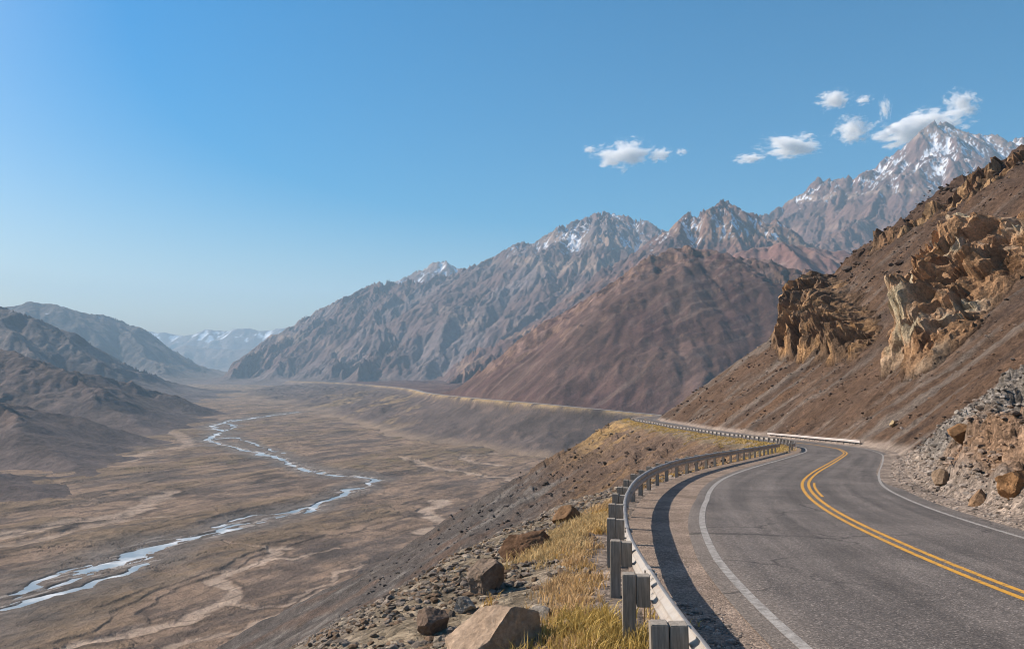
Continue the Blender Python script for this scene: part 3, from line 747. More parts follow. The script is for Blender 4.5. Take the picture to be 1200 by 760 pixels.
def build_floor():
    ys = [130.0]
    while ys[-1] < 26000:
        y = ys[-1]; ys.append(y + max(1.2, y*y/900000.0*1.1, 0.0028*y))
    ys = np.array(ys); nu = 1250
    u = np.linspace(-0.86, 0.42, nu)
    Y = ys[:, None].repeat(nu, 1); X = u[None, :]*(Y+60)
    print('floor', X.shape)
    # river runs roughly along this direction near the camera: stretch the patterns that way
    ca, sa = math.cos(R(62)), math.sin(R(62))
    A = X*ca + Y*sa; B = -X*sa + Y*ca
    w1 = fbm(X/300, Y/300, 4, 301)
    n1 = fbm(A/420 + 0.5*w1, B/170, 5, 303); n2 = fbm(A/90, B/35, 5, 305, 0.55); n3 = fbm(A/22, B/9, 4, 307, 0.6)
    dR, _, tR = poly_dist(X + 16*fbm(X/60, Y/60, 4, 311), Y + 16*fbm(X/60, Y/60, 4, 313), RIVER, 260)
    wid = np.interp(Y, [500, 800, 1000, 1300, 1700, 2500, 3500, 6000], [9, 6.5, 4.4, 4.2, 5, 5.5, 6, 5])
    wid = wid*(1+0.5*fbm(A/120, B/120, 3, 317))
    carve = 1-sstep(0.7, 1.9, dR/wid)
    corr = 1-sstep(5, 13, dR/wid + 3*n2)
    for b in BRAIDS:
        dB, _, _ = poly_dist(X + 10*fbm(X/40, Y/40, 3, 321), Y + 10*fbm(X/40, Y/40, 3, 323), b, 150)
        carve = np.maximum(carve, (1-sstep(0.35, 1.3, dB/wid))*0.95); corr = np.maximum(corr, 1-sstep(2, 6, dB/wid+n2))
    isl = sstep(0.0, 0.35, fbm(A/70, B/22, 4, 331))
    Z = VALLEY + 1.5*n1 + 0.8*n2 + 0.25*n3
    # low terraces with cut banks
    q = (n1*2.2 + 0.35*w1); fl = np.floor(q*2)/2; fr = (q*2-np.floor(q*2)); Z += 2.2*(fl + 0.5*sstep(0.82, 1.0, fr))
    Z = mix(Z, VALLEY - 0.6 + 0.25*n2 + 0.3*n3, corr)
    Z = np.maximum(Z, VALLEY-1.0)
    Z = Z - carve*(2.9 - 2.3*isl)
    up = sstep(0, 1, (Y-2500)/9000)
    col = np.zeros(X.shape+(3,))+np.array([0.285, 0.208, 0.155])
    col = cmix(col, (0.215, 0.158, 0.108), sstep(-0.05, 0.35, n1+0.35*n2)*0.8)
    col = cmix(col, (0.37, 0.28, 0.22), sstep(0.12, 0.5, -n1*0.7+n2*0.8)*0.75)
    col = cmix(col, (0.105, 0.080, 0.066), sstep(0.05, 0.4, n2-0.5*n1)*0.8)
    col = cmix(col, (0.115, 0.095, 0.084), sstep(0.05, 0.45, fbm(A/260, B/80, 5, 383)+0.3*n3)*0.7)
    col = cmix(col, (0.23, 0.18, 0.10), sstep(0.35, 0.6, fbm(X/60, Y/60, 4, 341)+0.3*n1)*0.4*sstep(1200, 1600, Y))
    col = cmix(col, (0.165, 0.145, 0.13), corr*0.75)
    tanL = sstep(-60, 60, -(B+520)+60*n2)      # pale flats beyond the river
    col = cmix(col, (0.30, 0.235, 0.19), tanL*(1-sstep(1500, 2000, Y))*sstep(-0.2, 0.3, n2)*0.55)
    for P, s, w in WASH:
        dW, _, _ = poly_dist(X + 14*fbm(X/45, Y/45, 4, 351), Y + 14*fbm(X/45, Y/45, 4, 353), P, 60)
        k = (1-sstep(0.6, 1.5, dW/w))
        Z -= 1.6*k
        col = cmix(col, (0.46, 0.36, 0.285), k*s)
        bk = sstep(1.2, 1.6, dW/w)*(1-sstep(1.9, 2.6, dW/w))*sstep(0.0, 0.3, fbm(X/50, Y/50, 3, 391)); col = cmix(col, (0.10, 0.076, 0.06), bk*0.7)
    cr = 1-sstep(0.02, 0.06, np.abs(perlin(A/75+0.7*n2, B/40+0.5*n3, 361)))
    cr = cr*sstep(0.1, 0.35, fbm(X/150, Y/150, 3, 363))
    Z -= 1.2*cr; col = cmix(col, (0.115, 0.088, 0.07), cr*0.65)
    Z = np.where(carve < 0.3, np.maximum(Z, VALLEY-1.5), Z)
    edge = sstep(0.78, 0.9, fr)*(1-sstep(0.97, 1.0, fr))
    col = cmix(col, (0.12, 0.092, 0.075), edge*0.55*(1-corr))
    white = corr*sstep(0.1, 0.3, fbm(A/45, B/9, 3, 371)+0.25*n3)*(1-sstep(1.5, 5.5, dR/wid+1.5*n2))
    col = cmix(col, (0.48, 0.43, 0.39), white*0.75)
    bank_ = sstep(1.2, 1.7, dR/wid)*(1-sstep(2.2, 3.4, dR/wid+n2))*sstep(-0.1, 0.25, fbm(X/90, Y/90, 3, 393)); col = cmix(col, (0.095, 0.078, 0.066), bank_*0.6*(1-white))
    col = col*0.80
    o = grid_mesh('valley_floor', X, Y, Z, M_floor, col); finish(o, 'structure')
    # water: one level sheet that follows the river; the carved bed decides where it shows
    P = np.array(RIVER)
    T = np.gradient(P[:, :2], axis=0); T /= np.hypot(T[:, 0], T[:, 1])[:, None]+1e-9
    N = np.stack([-T[:, 1], T[:, 0]], 1)
    sd = np.linspace(-75, 75, 5)
    WX = P[:, 0:1]+N[:, 0:1]*sd; WY = P[:, 1:2]+N[:, 1:2]*sd
    m, n, l, b = new_mat('river_water', 0.12, 0.6)
    b.inputs['Base Color'].default_value = (0.26, 0.33, 0.36, 1)
    tc = n.new('ShaderNodeTexCoord')
    ns = nd(n, 'ShaderNodeTexNoise', Scale=0.03, Detail=5.0, Roughness=0.6); l.new(tc.outputs['Object'], ns.inputs['Vector'])
    l.new(ramp(n, l, ns.outputs['Fac'], [(0.36, (0.20, 0.24, 0.26)), (0.52, (0.34, 0.38, 0.40)), (0.66, (0.62, 0.63, 0.63))]), b.inputs['Base Color'])
    l.new(ramp(n, l, ns.outputs['Fac'], [(0.4, 0.35), (0.62, 0.6)]), b.inputs['Roughness'])
    bu = nd(n, 'ShaderNodeBump', Strength=0.25, Distance=0.12)
    n2_ = nd(n, 'ShaderNodeTexNoise', Scale=0.9, Detail=4.0); l.new(tc.outputs['Object'], n2_.inputs['Vector'])
    l.new(n2_.outputs['Fac'], bu.inputs['Height']); l.new(bu.outputs[0], b.inputs['Normal'])
    o = grid_mesh('river', WX, WY, np.full(WX.shape, VALLEY-1.75), m); finish(o, 'structure')
build_floor()
print('floor', time.time()-T0)

# ------------------------------------------------------------------ road surfaces and markings
def ribbon(name, y0, y1, s0, s1, lift, mat, ns=2, step=0.5, kind='structure', parent=None):
    ys = np.arange(y0, y1+step*0.5, step)
    wide = np.interp(ys, [9, 15, 20, 27], [0.46, 0.44, 0.30, 0.0])       # the left lane is a little wider before the bend
    f0 = wide if s0 < -3 and name != 'gravel_shoulder' else 0*ys; f1 = wide if s1 < -3 else 0*ys
    ss = (s0-f0)[:, None] + ((s1-f1)-(s0-f0))[:, None]*np.linspace(0, 1, ns)[None, :]
    x = road_x(ys); z = road_z(ys); c = road_cos(ys); d = np.interp(ys, _ry, _dx)*c
    X = x[:, None] + ss*c[:, None]; Y = ys[:, None] - ss*d[:, None]; Z = (z[:, None] + lift) + 0*ss
    arc = np.cumsum(np.concatenate([[0], np.hypot(np.diff(x), np.diff(ys))])) + y0
    uv = np.stack([ss, np.repeat(arc[:, None], ns, 1)], -1)
    o = grid_mesh(name, X, Y, Z, mat, uv=uv); finish(o, kind, parent=parent)
    return o

def asphalt():
    m, n, l, b = new_mat('asphalt', 0.82, 0.35)
    tc = n.new('ShaderNodeTexCoord'); uv = n.new('ShaderNodeUVMap')
    sp = n.new('ShaderNodeSeparateXYZ'); l.new(uv.outputs[0], sp.inputs[0])
    fine = nd(n, 'ShaderNodeTexVoronoi', Scale=52.0); l.new(tc.outputs['Object'], fine.inputs['Vector'])
    sepc = n.new('ShaderNodeSeparateColor'); l.new(fine.outputs['Color'], sepc.inputs[0])
    big = nd(n, 'ShaderNodeTexNoise', Scale=0.35, Detail=8.0, Roughness=0.6); l.new(tc.outputs['Object'], big.inputs['Vector'])
    mp = n.new('ShaderNodeMapping'); mp.inputs['Scale'].default_value = (1.6, 0.05, 1); l.new(uv.outputs[0], mp.inputs[0])
    lng = nd(n, 'ShaderNodeTexNoise', Scale=1.0, Detail=6.0, Roughness=0.6); l.new(mp.outputs[0], lng.inputs['Vector'])
    c = mulcol(n, l, (0.125, 0.106, 0.092), ramp(n, l, sepc.outputs[0], [(0.0, 0.45), (0.6, 0.95), (0.9, 1.3), (1.0, 2.6)]))
    c = mulcol(n, l, c, ramp(n, l, big.outputs['Fac'], [(0.3, 0.74), (0.7, 1.26)]))
    c = mulcol(n, l, c, ramp(n, l, lng.outputs['Fac'], [(0.3, 0.62), (0.7, 1.38)]))
    # dusty edges towards the shoulders
    ab = nd(n, 'ShaderNodeMath'); ab.operation = 'ABSOLUTE'; l.new(sp.outputs[0], ab.inputs[0])
    ad = nd(n, 'ShaderNodeMath'); ad.operation = 'MULTIPLY_ADD'; l.new(big.outputs['Fac'], ad.inputs[0]); ad.inputs[1].default_value = 1.4; l.new(ab.outputs[0], ad.inputs[2])
    mr = nd(n, 'ShaderNodeMapRange'); mr.inputs[1].default_value = 4.1; mr.inputs[2].default_value = 5.2; l.new(ad.outputs[0], mr.inputs[0])
    mx = n.new('ShaderNodeMix'); mx.data_type = 'RGBA'; l.new(mr.outputs[0], mx.inputs[0]); l.new(c, mx.inputs[6]); 
    dn = nd(n, 'ShaderNodeTexNoise', Scale=26.0, Detail=6.0, Roughness=0.75); l.new(tc.outputs['Object'], dn.inputs['Vector'])
    dc = mulcol(n, l, (0.195, 0.16, 0.13), ramp(n, l, sepc.outputs[0], [(0.0, 0.6), (0.6, 1.0), (1.0, 1.6)]))
    dc = mulcol(n, l, dc, ramp(n, l, dn.outputs['Fac'], [(0.36, 0.6), (0.62, 1.3)])); l.new(dc, mx.inputs[7])
    # sealed cracks
    wn_ = nd(n, 'ShaderNodeTexNoise', Scale=0.8, Detail=5.0); l.new(tc.outputs['Object'], wn_.inputs['Vector'])
    vm = nd(n, 'ShaderNodeVectorMath'); vm.operation = 'MULTIPLY_ADD'; l.new(wn_.outputs['Color'], vm.inputs[0]); vm.inputs[1].default_value = (1.5, 1.5, 0); l.new(tc.outputs['Object'], vm.inputs[2])
    ck = nd(n, 'ShaderNodeTexVoronoi', Scale=0.22); ck.feature = 'DISTANCE_TO_EDGE'; l.new(vm.outputs[0], ck.inputs['Vector'])
    gate = ramp(n, l, big.outputs['Fac'], [(0.44, 0.0), (0.52, 1.0)])
    ckr = ramp(n, l, ck.outputs['Distance'], [(0.003, 0.42), (0.009, 1.0)])
    inv = n.new('ShaderNodeMix'); inv.data_type = 'RGBA'; l.new(gate, inv.inputs[0]); inv.inputs[6].default_value = (1, 1, 1, 1); l.new(ckr, inv.inputs[7])
    l.new(mulcol(n, l, mx.outputs[2], inv.outputs[2]), b.inputs['Base Color'])
    bu = nd(n, 'ShaderNodeBump', Strength=0.55, Distance=0.006); l.new(fine.outputs['Distance'], bu.inputs['Height']); l.new(bu.outputs[0], b.inputs['Normal'])
    return m
M_asphalt = asphalt()

def paint(name, colour, worn=(0.11, 0.10, 0.09), cover=(0.34, 0.5)):
    m, n, l, b = new_mat(name, 0.7, 0.3)
    tc = n.new('ShaderNodeTexCoord')
    a = nd(n, 'ShaderNodeTexNoise', Scale=7.0, Detail=9.0, Roughness=0.75); l.new(tc.outputs['Object'], a.inputs['Vector'])
    w = ramp(n, l, a.outputs['Fac'], [(cover[0], 0.0), (cover[1], 1.0)])
    mx = n.new('ShaderNodeMix'); mx.data_type = 'RGBA'; l.new(w, mx.inputs[0]); mx.inputs[6].default_value = (*worn, 1); mx.inputs[7].default_value = (*colour, 1)
    f = nd(n, 'ShaderNodeTexNoise', Scale=60.0, Detail=3.0); l.new(tc.outputs['Object'], f.inputs['Vector'])
    l.new(mulcol(n, l, mx.outputs[2], ramp(n, l, f.outputs['Fac'], [(0.3, 0.78), (0.7, 1.15)])), b.inputs['Base Color'])
    return m
M_white = paint('edge_line_paint', (0.40, 0.37, 0.335), (0.18, 0.16, 0.14), (0.38, 0.60))
M_yellow = paint('centre_line_paint', (0.62, 0.31, 0.035), (0.24, 0.15, 0.07), (0.36, 0.52))

ribbon('road', -14, 420, -3.85, 3.75, 0.0, M_asphalt, ns=9)
ribbon('gravel_shoulder', -14, 120, -5.55, -3.83, -0.012, M_gravel, ns=3)
ribbon('edge_line', -14, 420, S_LEFT-0.075, S_LEFT+0.075, 0.006, M_white)
ribbon('edge_line', -14, 420, S_RIGHT-0.06, S_RIGHT+0.06, 0.006, M_white)
ribbon('centre_line', -14, 150, -0.19, -0.07, 0.006, M_yellow)
ribbon('centre_line', -14, 420, 0.07, 0.19, 0.006, M_yellow)
ribbon('centre_line', 30, 37.5, 0.30, 0.40, 0.006, M_yellow)
for o in bpy.data.objects:
    if o.name.startswith('gravel_shoulder'):
        a = o.data.color_attributes.new('Col', 'FLOAT_COLOR', 'POINT')
        a.data.foreach_set('color', np.tile(np.array([0.235, 0.178, 0.138, 1], np.float32), len(o.data.vertices)))

# far road on the spur, a plain two-lane ribbon with a pale crash barrier line
def far_ribbon(name, off0, off1, lift, mat, y0=1300, y1=6500):
    P = FR[(FR[:, 1] > y0) & (FR[:, 1] < y1)]
    T = np.gradient(P[:, :2], axis=0); T /= np.hypot(T[:, 0], T[:, 1])[:, None]
    N = np.stack([T[:, 1], -T[:, 0]], 1)
    X = P[:, 0:1]+N[:, 0:1]*np.array([[off0, off1]]); Y = P[:, 1:2]+N[:, 1:2]*np.array([[off0, off1]]); Z = P[:, 2:3]+lift+np.zeros((1, 2))
    o = grid_mesh(name, X, Y, Z, mat); finish(o, 'structure'); return o
m, n, l, b = new_mat('far_asphalt', 0.85, 0.3); b.inputs['Base Color'].default_value = (0.15, 0.135, 0.125, 1)
far_ribbon('far_road', -4.5, 4.5, 0.35, m)
m, n, l, b = new_mat('pale_gravel', 0.9, 0.2); b.inputs['Base Color'].default_value = (0.55, 0.48, 0.40, 1)
far_ribbon('far_road_verge', -8.5, -4.6, 0.30, m)
far_ribbon('far_road_verge', 4.6, 6.5, 0.30, m)

# ------------------------------------------------------------------ guard rails
def metal_mat():
    m, n, l, b = new_mat('galvanised_steel', 0.5, 0.5); b.inputs['Metallic'].default_value = 0.35
    tc = n.new('ShaderNodeTexCoord')
    a = nd(n, 'ShaderNodeTexNoise', Scale=3.5, Detail=8.0, Roughness=0.7); l.new(tc.outputs['Object'], a.inputs['Vector'])
    c = ramp(n, l, a.outputs['Fac'], [(0.28, (0.26, 0.21, 0.17)), (0.45, (0.40, 0.36, 0.32)), (0.7, (0.50, 0.46, 0.41))])
    r = nd(n, 'ShaderNodeTexNoise', Scale=9.0, Detail=6.0, Roughness=0.7); l.new(tc.outputs['Object'], r.inputs['Vector'])
    k = ramp(n, l, r.outputs['Fac'], [(0.62, 0.0), (0.70, 1.0)])
    mx = n.new('ShaderNodeMix'); mx.data_type = 'RGBA'; l.new(k, mx.inputs[0]); l.new(c, mx.inputs[6]); mx.inputs[7].default_value = (0.25, 0.14, 0.08, 1)
    l.new(mx.outputs[2], b.inputs['Base Color']); l.new(ramp(n, l, a.outputs['Fac'], [(0.3, 0.65), (0.7, 0.42)]), b.inputs['Roughness'])
    bu = nd(n, 'ShaderNodeBump', Strength=0.25, Distance=0.01); l.new(a.outputs['Fac'], bu.inputs['Height']); l.new(bu.outputs[0], b.inputs['Normal'])
    return m
def wood_mat():
    m, n, l, b = new_mat('weathered_post', 0.85, 0.2)
    tc = n.new('ShaderNodeTexCoord'); mp = n.new('ShaderNodeMapping'); mp.inputs['Scale'].default_value = (1, 1, 0.08); l.new(tc.outputs['Object'], mp.inputs[0])
    a = nd(n, 'ShaderNodeTexNoise', Scale=38.0, Detail=8.0, Roughness=0.7); l.new(mp.outputs[0], a.inputs['Vector'])
    l.new(ramp(n, l, a.outputs['Fac'], [(0.3, (0.14, 0.122, 0.102)), (0.5, (0.27, 0.235, 0.195)), (0.7, (0.39, 0.34, 0.285))]), b.inputs['Base Color'])
    bu = nd(n, 'ShaderNodeBump', Strength=0.5, Distance=0.004); l.new(a.outputs['Fac'], bu.inputs['Height']); l.new(bu.outputs[0], b.inputs['Normal'])
    return m
M_steel, M_post = metal_mat(), wood_mat()
m, n, l, M_b = new_mat('white_rail', 0.7, 0.3); M_b.inputs['Base Color'].default_value = (0.50, 0.45, 0.42, 1); M_whiterail = m

def box_mesh(name, sx, sy, sz, mat, bev=0.008):
    import bmesh
    bm = bmesh.new(); bmesh.ops.create_cube(bm, size=1)
    for v in bm.verts: v.co.x *= sx; v.co.y *= sy; v.co.z = (v.co.z)*sz
    bmesh.ops.bevel(bm, geom=list(bm.edges), offset=bev, segments=2, affect='EDGES')
    me = bpy.data.meshes.new(name); bm.to_mesh(me); bm.free(); me.materials.append(mat); return me

def offset_point(y, s):
    c = road_cos(y); d = np.interp(y, _ry, _dx)*c
    return float(road_x(y)+s*c), float(y-s*d), float(road_z(y)), math.atan2(float(d), float(c))   # heading turned right by this angle

def rail_profile():
    # W beam, face bulging to +s (the road): (s, z)
    pr = [(-0.005, 0.155), (0.03, 0.15), (0.055, 0.12), (0.07, 0.085), (0.055, 0.045), (0.012, 0.015), (0.0, 0.0), (0.012, -0.015), (0.055, -0.045), (0.07, -0.085), (0.055, -0.12), (0.03, -0.15), (-0.005, -0.155)]
    return np.array(pr)

def build_rail(label, y0, y1, spacing, s_rail, side, mat, post_size, top=0.76, sink=0.9, blocks=True, group=None, y_first=None, flare=0.0):
    x, y, z, a = offset_point((y0+y1)/2 if y0 > 40 else max(y0, 7), s_rail)
    root = bpy.data.objects.new('guard_rail', None); COL.objects.link(root); root.location = (x, y, z)
    finish(root, 'thing', label, 'guard rail', group)
    ys = np.arange(y0, y1+0.01, 0.35 if y0 < 60 else 0.8)
    pr = rail_profile(); back = pr + np.array([[-0.006*side*0-0.006, 0]]); pr[:, 0] *= side; back[:, 0] *= side
    loop = np.vstack([pr, back[::-1]]); nl = len(loop)
    c = road_cos(ys); d = np.interp(ys, _ry, _dx)*c
    # slight sags and dents so that the line is not perfect
    jz = 0.018*fbm(ys/5, ys*0+1, 3, 401); js = 0.02*fbm(ys/4, ys*0+2, 3, 403)
    S = s_rail + loop[:, 0][None, :] + js[:, None]
    X = road_x(ys)[:, None]+S*c[:, None]; Y = ys[:, None]-S*d[:, None]; Z = road_z(ys)[:, None]+top-0.155+loop[:, 1][None, :]+jz[:, None]
    V = np.stack([X-x, Y-y, Z-z], -1).reshape(-1, 3)
    nr = len(ys); i = np.arange((nr-1)*nl); r = i//nl; k = i % nl; k2 = (k+1) % nl
    F = np.stack([r*nl+k, r*nl+k2, (r+1)*nl+k2, (r+1)*nl+k], 1)
    beam = raw_mesh('rail', V, F, 4, mat, smooth=True); beam.parent = root
    bm_lap = []
    pm = box_mesh('post', post_size, post_size*1.05, top+sink, M_post)
    bk = box_mesh('block', 0.15, post_size, 0.34, M_post)
    rng = np.random.RandomState(int(y0*7)+3)
    if y0 < 10:
        L0 = np.vstack([pr+np.array([[0.005*side, 0]]), (back-np.array([[0.005*side, 0]]))[::-1]])
        for yj in np.arange(y0+4.1, 45, 3.68):
            yq = np.array([yj-0.16, yj, yj+0.16]); cq = road_cos(yq); dq = np.interp(yq, _ry, _dx)*cq
            Sq = s_rail+L0[:, 0][None, :]+np.interp(yq, ys, js)[:, None]
            Xq = road_x(yq)[:, None]+Sq*cq[:, None]; Yq = yq[:, None]-Sq*dq[:, None]; Zq = road_z(yq)[:, None]+top-0.155+L0[:, 1][None, :]*1.02+np.interp(yq, ys, jz)[:, None]
            Vq = [np.stack([Xq-x, Yq-y, Zq-z], -1).reshape(-1, 3)]; i = np.arange(2*nl); r = i//nl; k = i % nl; k2 = (k+1) % nl
            Fq = [np.stack([r*nl+k, r*nl+k2, (r+1)*nl+k2, (r+1)*nl+k], 1)]; nb = 3*nl
            for zb in (0.085, -0.085):          # bolt heads, on both faces
                for yb in (-0.1, 0.1):
                    for sb in (-0.018, 0.085):
                        yy_ = yj+yb; xb, yb2, zb2, _a = offset_point(yy_, s_rail+side*sb+float(np.interp(yy_, ys, js)))
                        pc = np.array([xb-x, yb2-y, zb2-z+top-0.155+zb]); q_ = 0.016
                        Vq.append(pc+q_*np.array([(i_, j_, k_) for i_ in (-1, 1) for j_ in (-1, 1) for k_ in (-1, 1)])*np.array([0.6, 1, 1]))
                        Fq.append(np.array([(0, 1, 3, 2), (4, 6, 7, 5), (0, 4, 5, 1), (2, 3, 7, 6), (0, 2, 6, 4), (1, 5, 7, 3)])+nb); nb += 8
            sp_ = raw_mesh('splice', np.vstack(Vq), np.vstack(Fq), 4, mat, smooth=False); sp_.parent = beam
    yy = y_first if y_first is not None else y0+0.5
    p0 = b0 = None
    bolt = None
    while yy < y1-0.3:
        off = (post_size/2 + 0.012 + (0.155 if blocks else 0.0))
        px_, py_, pz_, an = offset_point(yy, s_rail - side*off)
        p = bpy.data.objects.new('post', pm); COL.objects.link(p); p.parent = root
        p.location = (px_-x, py_-y, pz_-z + top+0.02 - (top+sink)/2 + rng.normal(0, 0.012))
        p.rotation_euler = (rng.normal(0, 0.012), rng.normal(0, 0.015), -an+rng.normal(0, 0.03))
        if blocks:
            bx, by, bz, an = offset_point(yy, s_rail - side*0.083)
            q = bpy.data.objects.new('block', bk); COL.objects.link(q); q.parent = p
            q.location = (side*(off-0.083), 0, (top+sink)/2-0.02-0.165+rng.normal(0, 0.006))
        yy += spacing
    return root

build_rail('galvanised guard rail on square posts along the near left shoulder', 2.0, 77.0, 2.45, S_RAIL, 1, M_steel, 0.145, y_first=2.05)
build_rail('grey guard rail edging the drop beyond the bend, running away to the distant corner', 77.6, 296.0, 3.9, S_RAIL+1.0, 1, M_steel, 0.14, group=None)
build_rail('short white guard rail at the foot of the mountainside on the right beyond the bend', 108.0, 166.0, 3.2, 4.55, -1, M_whiterail, 0.12, blocks=False)

# ------------------------------------------------------------------ rocks
def icos(sub):
    import bmesh
    bm = bmesh.new(); bmesh.ops.create_icosphere(bm, subdivisions=sub, radius=1)
    V = np.array([v.co[:] for v in bm.verts]); F = np.array([[v.index for v in f.verts] for f in bm.faces]); bm.free()
    return V, F
ICO = {k: icos(k) for k in (1, 2, 3, 5)}

def perlin3(p, seed):
    return (perlin(p[:, 0]+0.37*p[:, 2], p[:, 1]-0.61*p[:, 2], seed)+perlin(p[:, 1]+5.1, p[:, 2]+p[:, 0]*0.3, seed+7)+perlin(p[:, 2]+9.7, p[:, 0]-p[:, 1]*0.3, seed+13))/2

def rock_shape(sub, seed, cuts=12, rough=0.05, tight=0.5, planes=()):
    rng = np.random.RandomState(seed); V, F = ICO[sub]; V = V.copy()
    for _ in range(cuts):
        nn = rng.normal(size=3); nn /= np.linalg.norm(nn); d = rng.uniform(tight, tight+0.35)
        e = V@nn-d; V -= np.where(e > 0, e, 0)[:, None]*nn
    for nn, d in planes:
        nn = np.array(nn, float); nn /= np.linalg.norm(nn); e = V@nn-d; V -= np.where(e > 0, e, 0)[:, None]*nn
    if rough:
        for k, f in enumerate((1.5, 3.5, 8, 17)):
            V += V/np.linalg.norm(V, axis=1)[:, None]*(rough/(1+k*0.9)*perlin3(V*f, seed+k))[:, None]
    return V, F

def boulder(label, px, row, size, colour, seed, squash=(1, 1, 0.7), rot=0, tilt=(0, 0), sink=0.3, name='boulder', cat='boulder', group='boulders and big rocks beside the road', cuts=14, tight=0.5, pos=None, rough=0.07, planes=()):
    p = hit(px, row) if pos is None else np.array([pos[0], pos[1], ground(*pos)])
    V, F = rock_shape(5, seed, cuts, rough, tight, planes)
    V = V*np.array(squash)*size
    n_ = fbm(V[:, 0]*3/size+seed, V[:, 1]*3/size+V[:, 2]/size, 4, seed)
    cols = np.array(colour)[None, :]*(1+0.22*n_[:, None])
    o = raw_mesh(name, V, F, 3, M_stone, True, cols)
    o.data.set_sharp_from_angle(angle=R(28)) if hasattr(o.data, 'set_sharp_from_angle') else None
    o.location = (p[0], p[1], p[2]+size*squash[2]*(0.62-sink)); o.rotation_euler = (R(tilt[0]), R(tilt[1]), R(rot))
    return finish(o, 'thing', label, cat, group)

def scatter(name, pts, sizes, cols, sub=1, seed=0, flat=0.42, nshape=6, mat=None, label=None):
    """many loose stones nobody could count: one mesh"""
    rng = np.random.RandomState(seed); shapes = [rock_shape(sub, seed*10+k, 7, 0.0, 0.55) for k in range(nshape)]
    VV, FF, CC = [], [], []; base = 0
    which = rng.randint(0, nshape, len(pts))
    for k, (V, F) in enumerate(shapes):
        m = which == k; n_ = m.sum()
        if not n_: continue
        a = rng.uniform(0, 2*math.pi, n_); ti = rng.normal(0, 0.45, n_)
        sc3 = np.stack([rng.uniform(0.7, 1.4, n_), rng.uniform(0.6, 1.1, n_), rng.uniform(flat*0.7, flat*1.4, n_)], 1)*sizes[m][:, None]
        P = V[None]*sc3[:, None, :]
        ct, s_t = np.cos(ti)[:, None], np.sin(ti)[:, None]
        y2 = P[..., 1]*ct-P[..., 2]*s_t; z2 = P[..., 1]*s_t+P[..., 2]*ct
        ca, sa = np.cos(a)[:, None], np.sin(a)[:, None]
        x3 = P[..., 0]*ca-y2*sa; y3 = P[..., 0]*sa+y2*ca
        W = np.stack([x3, y3, z2], -1)+pts[m][:, None, :]
        VV.append(W.reshape(-1, 3)); nv = len(V)
        FF.append((F[None]+(np.arange(n_)*nv)[:, None, None]+base).reshape(-1, 3)); base += nv*n_
        CC.append(np.repeat(cols[m], nv, 0))
    o = raw_mesh(name, np.vstack(VV), np.vstack(FF), 3, mat or M_stone, False, np.vstack(CC))
    return finish(o, 'stuff', label)

def strew(n, yr, sr, size, seed, colf, keep=None, logy=True, name='loose_stones', label=None, sub=1, power=2.2, sinkf=0.15):
    rng = np.random.RandomState(seed)
    y = np.exp(rng.uniform(math.log(yr[0]), math.log(yr[1]), n)) if logy else rng.uniform(*yr, n)
    s = rng.uniform(sr[0], sr[1], n)
    x = road_x(y)+s/road_cos(y)
    h, ss = near_height(x, y)
    if keep is not None:
        k = keep(x, y, ss, rng); x, y, h, ss = x[k], y[k], h[k], ss[k]
    m = len(x); u = rng.uniform(0, 1, m)**power
    dist = np.clip(y, 6, 400)
    sz = (size[0] + (size[1]-size[0])*u)*(1+dist/size[2])
    col = near_colour(x, y, ss, h); col = colf(col, rng, x, y, ss)
    scatter(name, np.stack([x, y, h+sz*sinkf], 1), sz, col, sub, seed, label=label)

def tint(col, rng, x, y, s):
    k = rng.uniform(0.5, 1.5, len(x))[:, None]; g = rng.uniform(0, 0.6, len(x))[:, None]
    grey = col.mean(1, keepdims=True)*np.array([1.08, 1.0, 0.92])
    return np.clip((col*(1-g)+grey*g)*k*1.08, 0.03, 0.5)

def mtint(col, rng, x, y, s): return np.clip(tint(col, rng, x, y, s)*1.35, 0.03, 0.45)
def vtint(col, rng, x, y, s):
    n_ = len(x); b_ = np.array([[0.235, 0.20, 0.17]])*np.ones((n_, 1)); k = rng.uniform(0, 1, (n_, 1))
    b_ = np.where(k < 0.35, np.array([[0.20, 0.145, 0.105]]), np.where(k > 0.85, np.array([[0.34, 0.29, 0.23]]), b_))
    return b_*rng.uniform(0.45, 1.15, (n_, 1))
cl = lambda sc_, sd, th: (lambda x, y, s, rng: fbm(x/sc_, y/sc_, 3, sd)+rng.normal(0, 0.25, len(x)) > th)
strew(30000, (7, 60), (-16, -6.2), (0.012, 0.085, 34), 501, vtint, cl(2.0, 511, -0.05), name='verge_stones', label='grey and brown broken stones strewn over the verge outside the guard rail')
strew(12000, (22, 300), (-90, -12), (0.03, 0.20, 65), 502, tint, cl(9, 512, 0.0), name='scree_stones', label='loose dark stones on the steep scree slope below the road')
strew(26000, (10, 68), (4.6, 19), (0.02, 0.13, 60), 503, tint, cl(2.5, 513, -0.35), name='bank_rubble', label='angular grey and orange rubble covering the road-cut bank')
strew(22000, (60, 330), (5.5, 130), (0.04, 0.20, 110), 504, mtint, cl(8, 514, 0.05), logy=False, name='mountainside_stones', label='scattered stones on the brown mountainside above the road')
strew(9000, (7, 60), (-5.5, -4.05), (0.008, 0.036, 60), 505, tint, None, name='shoulder_pebbles', label='small pebbles on the gravel shoulder between rail and edge line')
strew(1600, (14, 70), (3.7, 5.2), (0.012, 0.06, 60), 506, tint, None, name='roadside_pebbles', label='small stones fallen along the foot of the bank')
strew(700, (205, 300), (55, 125), (0.3, 1.1, 500), 507, tint, cl(14, 517, 0.1), logy=False, name='skyline_rocks', label='rocks standing along the upper crest of the mountainside', sub=2)
print('stones', time.time()-T0)

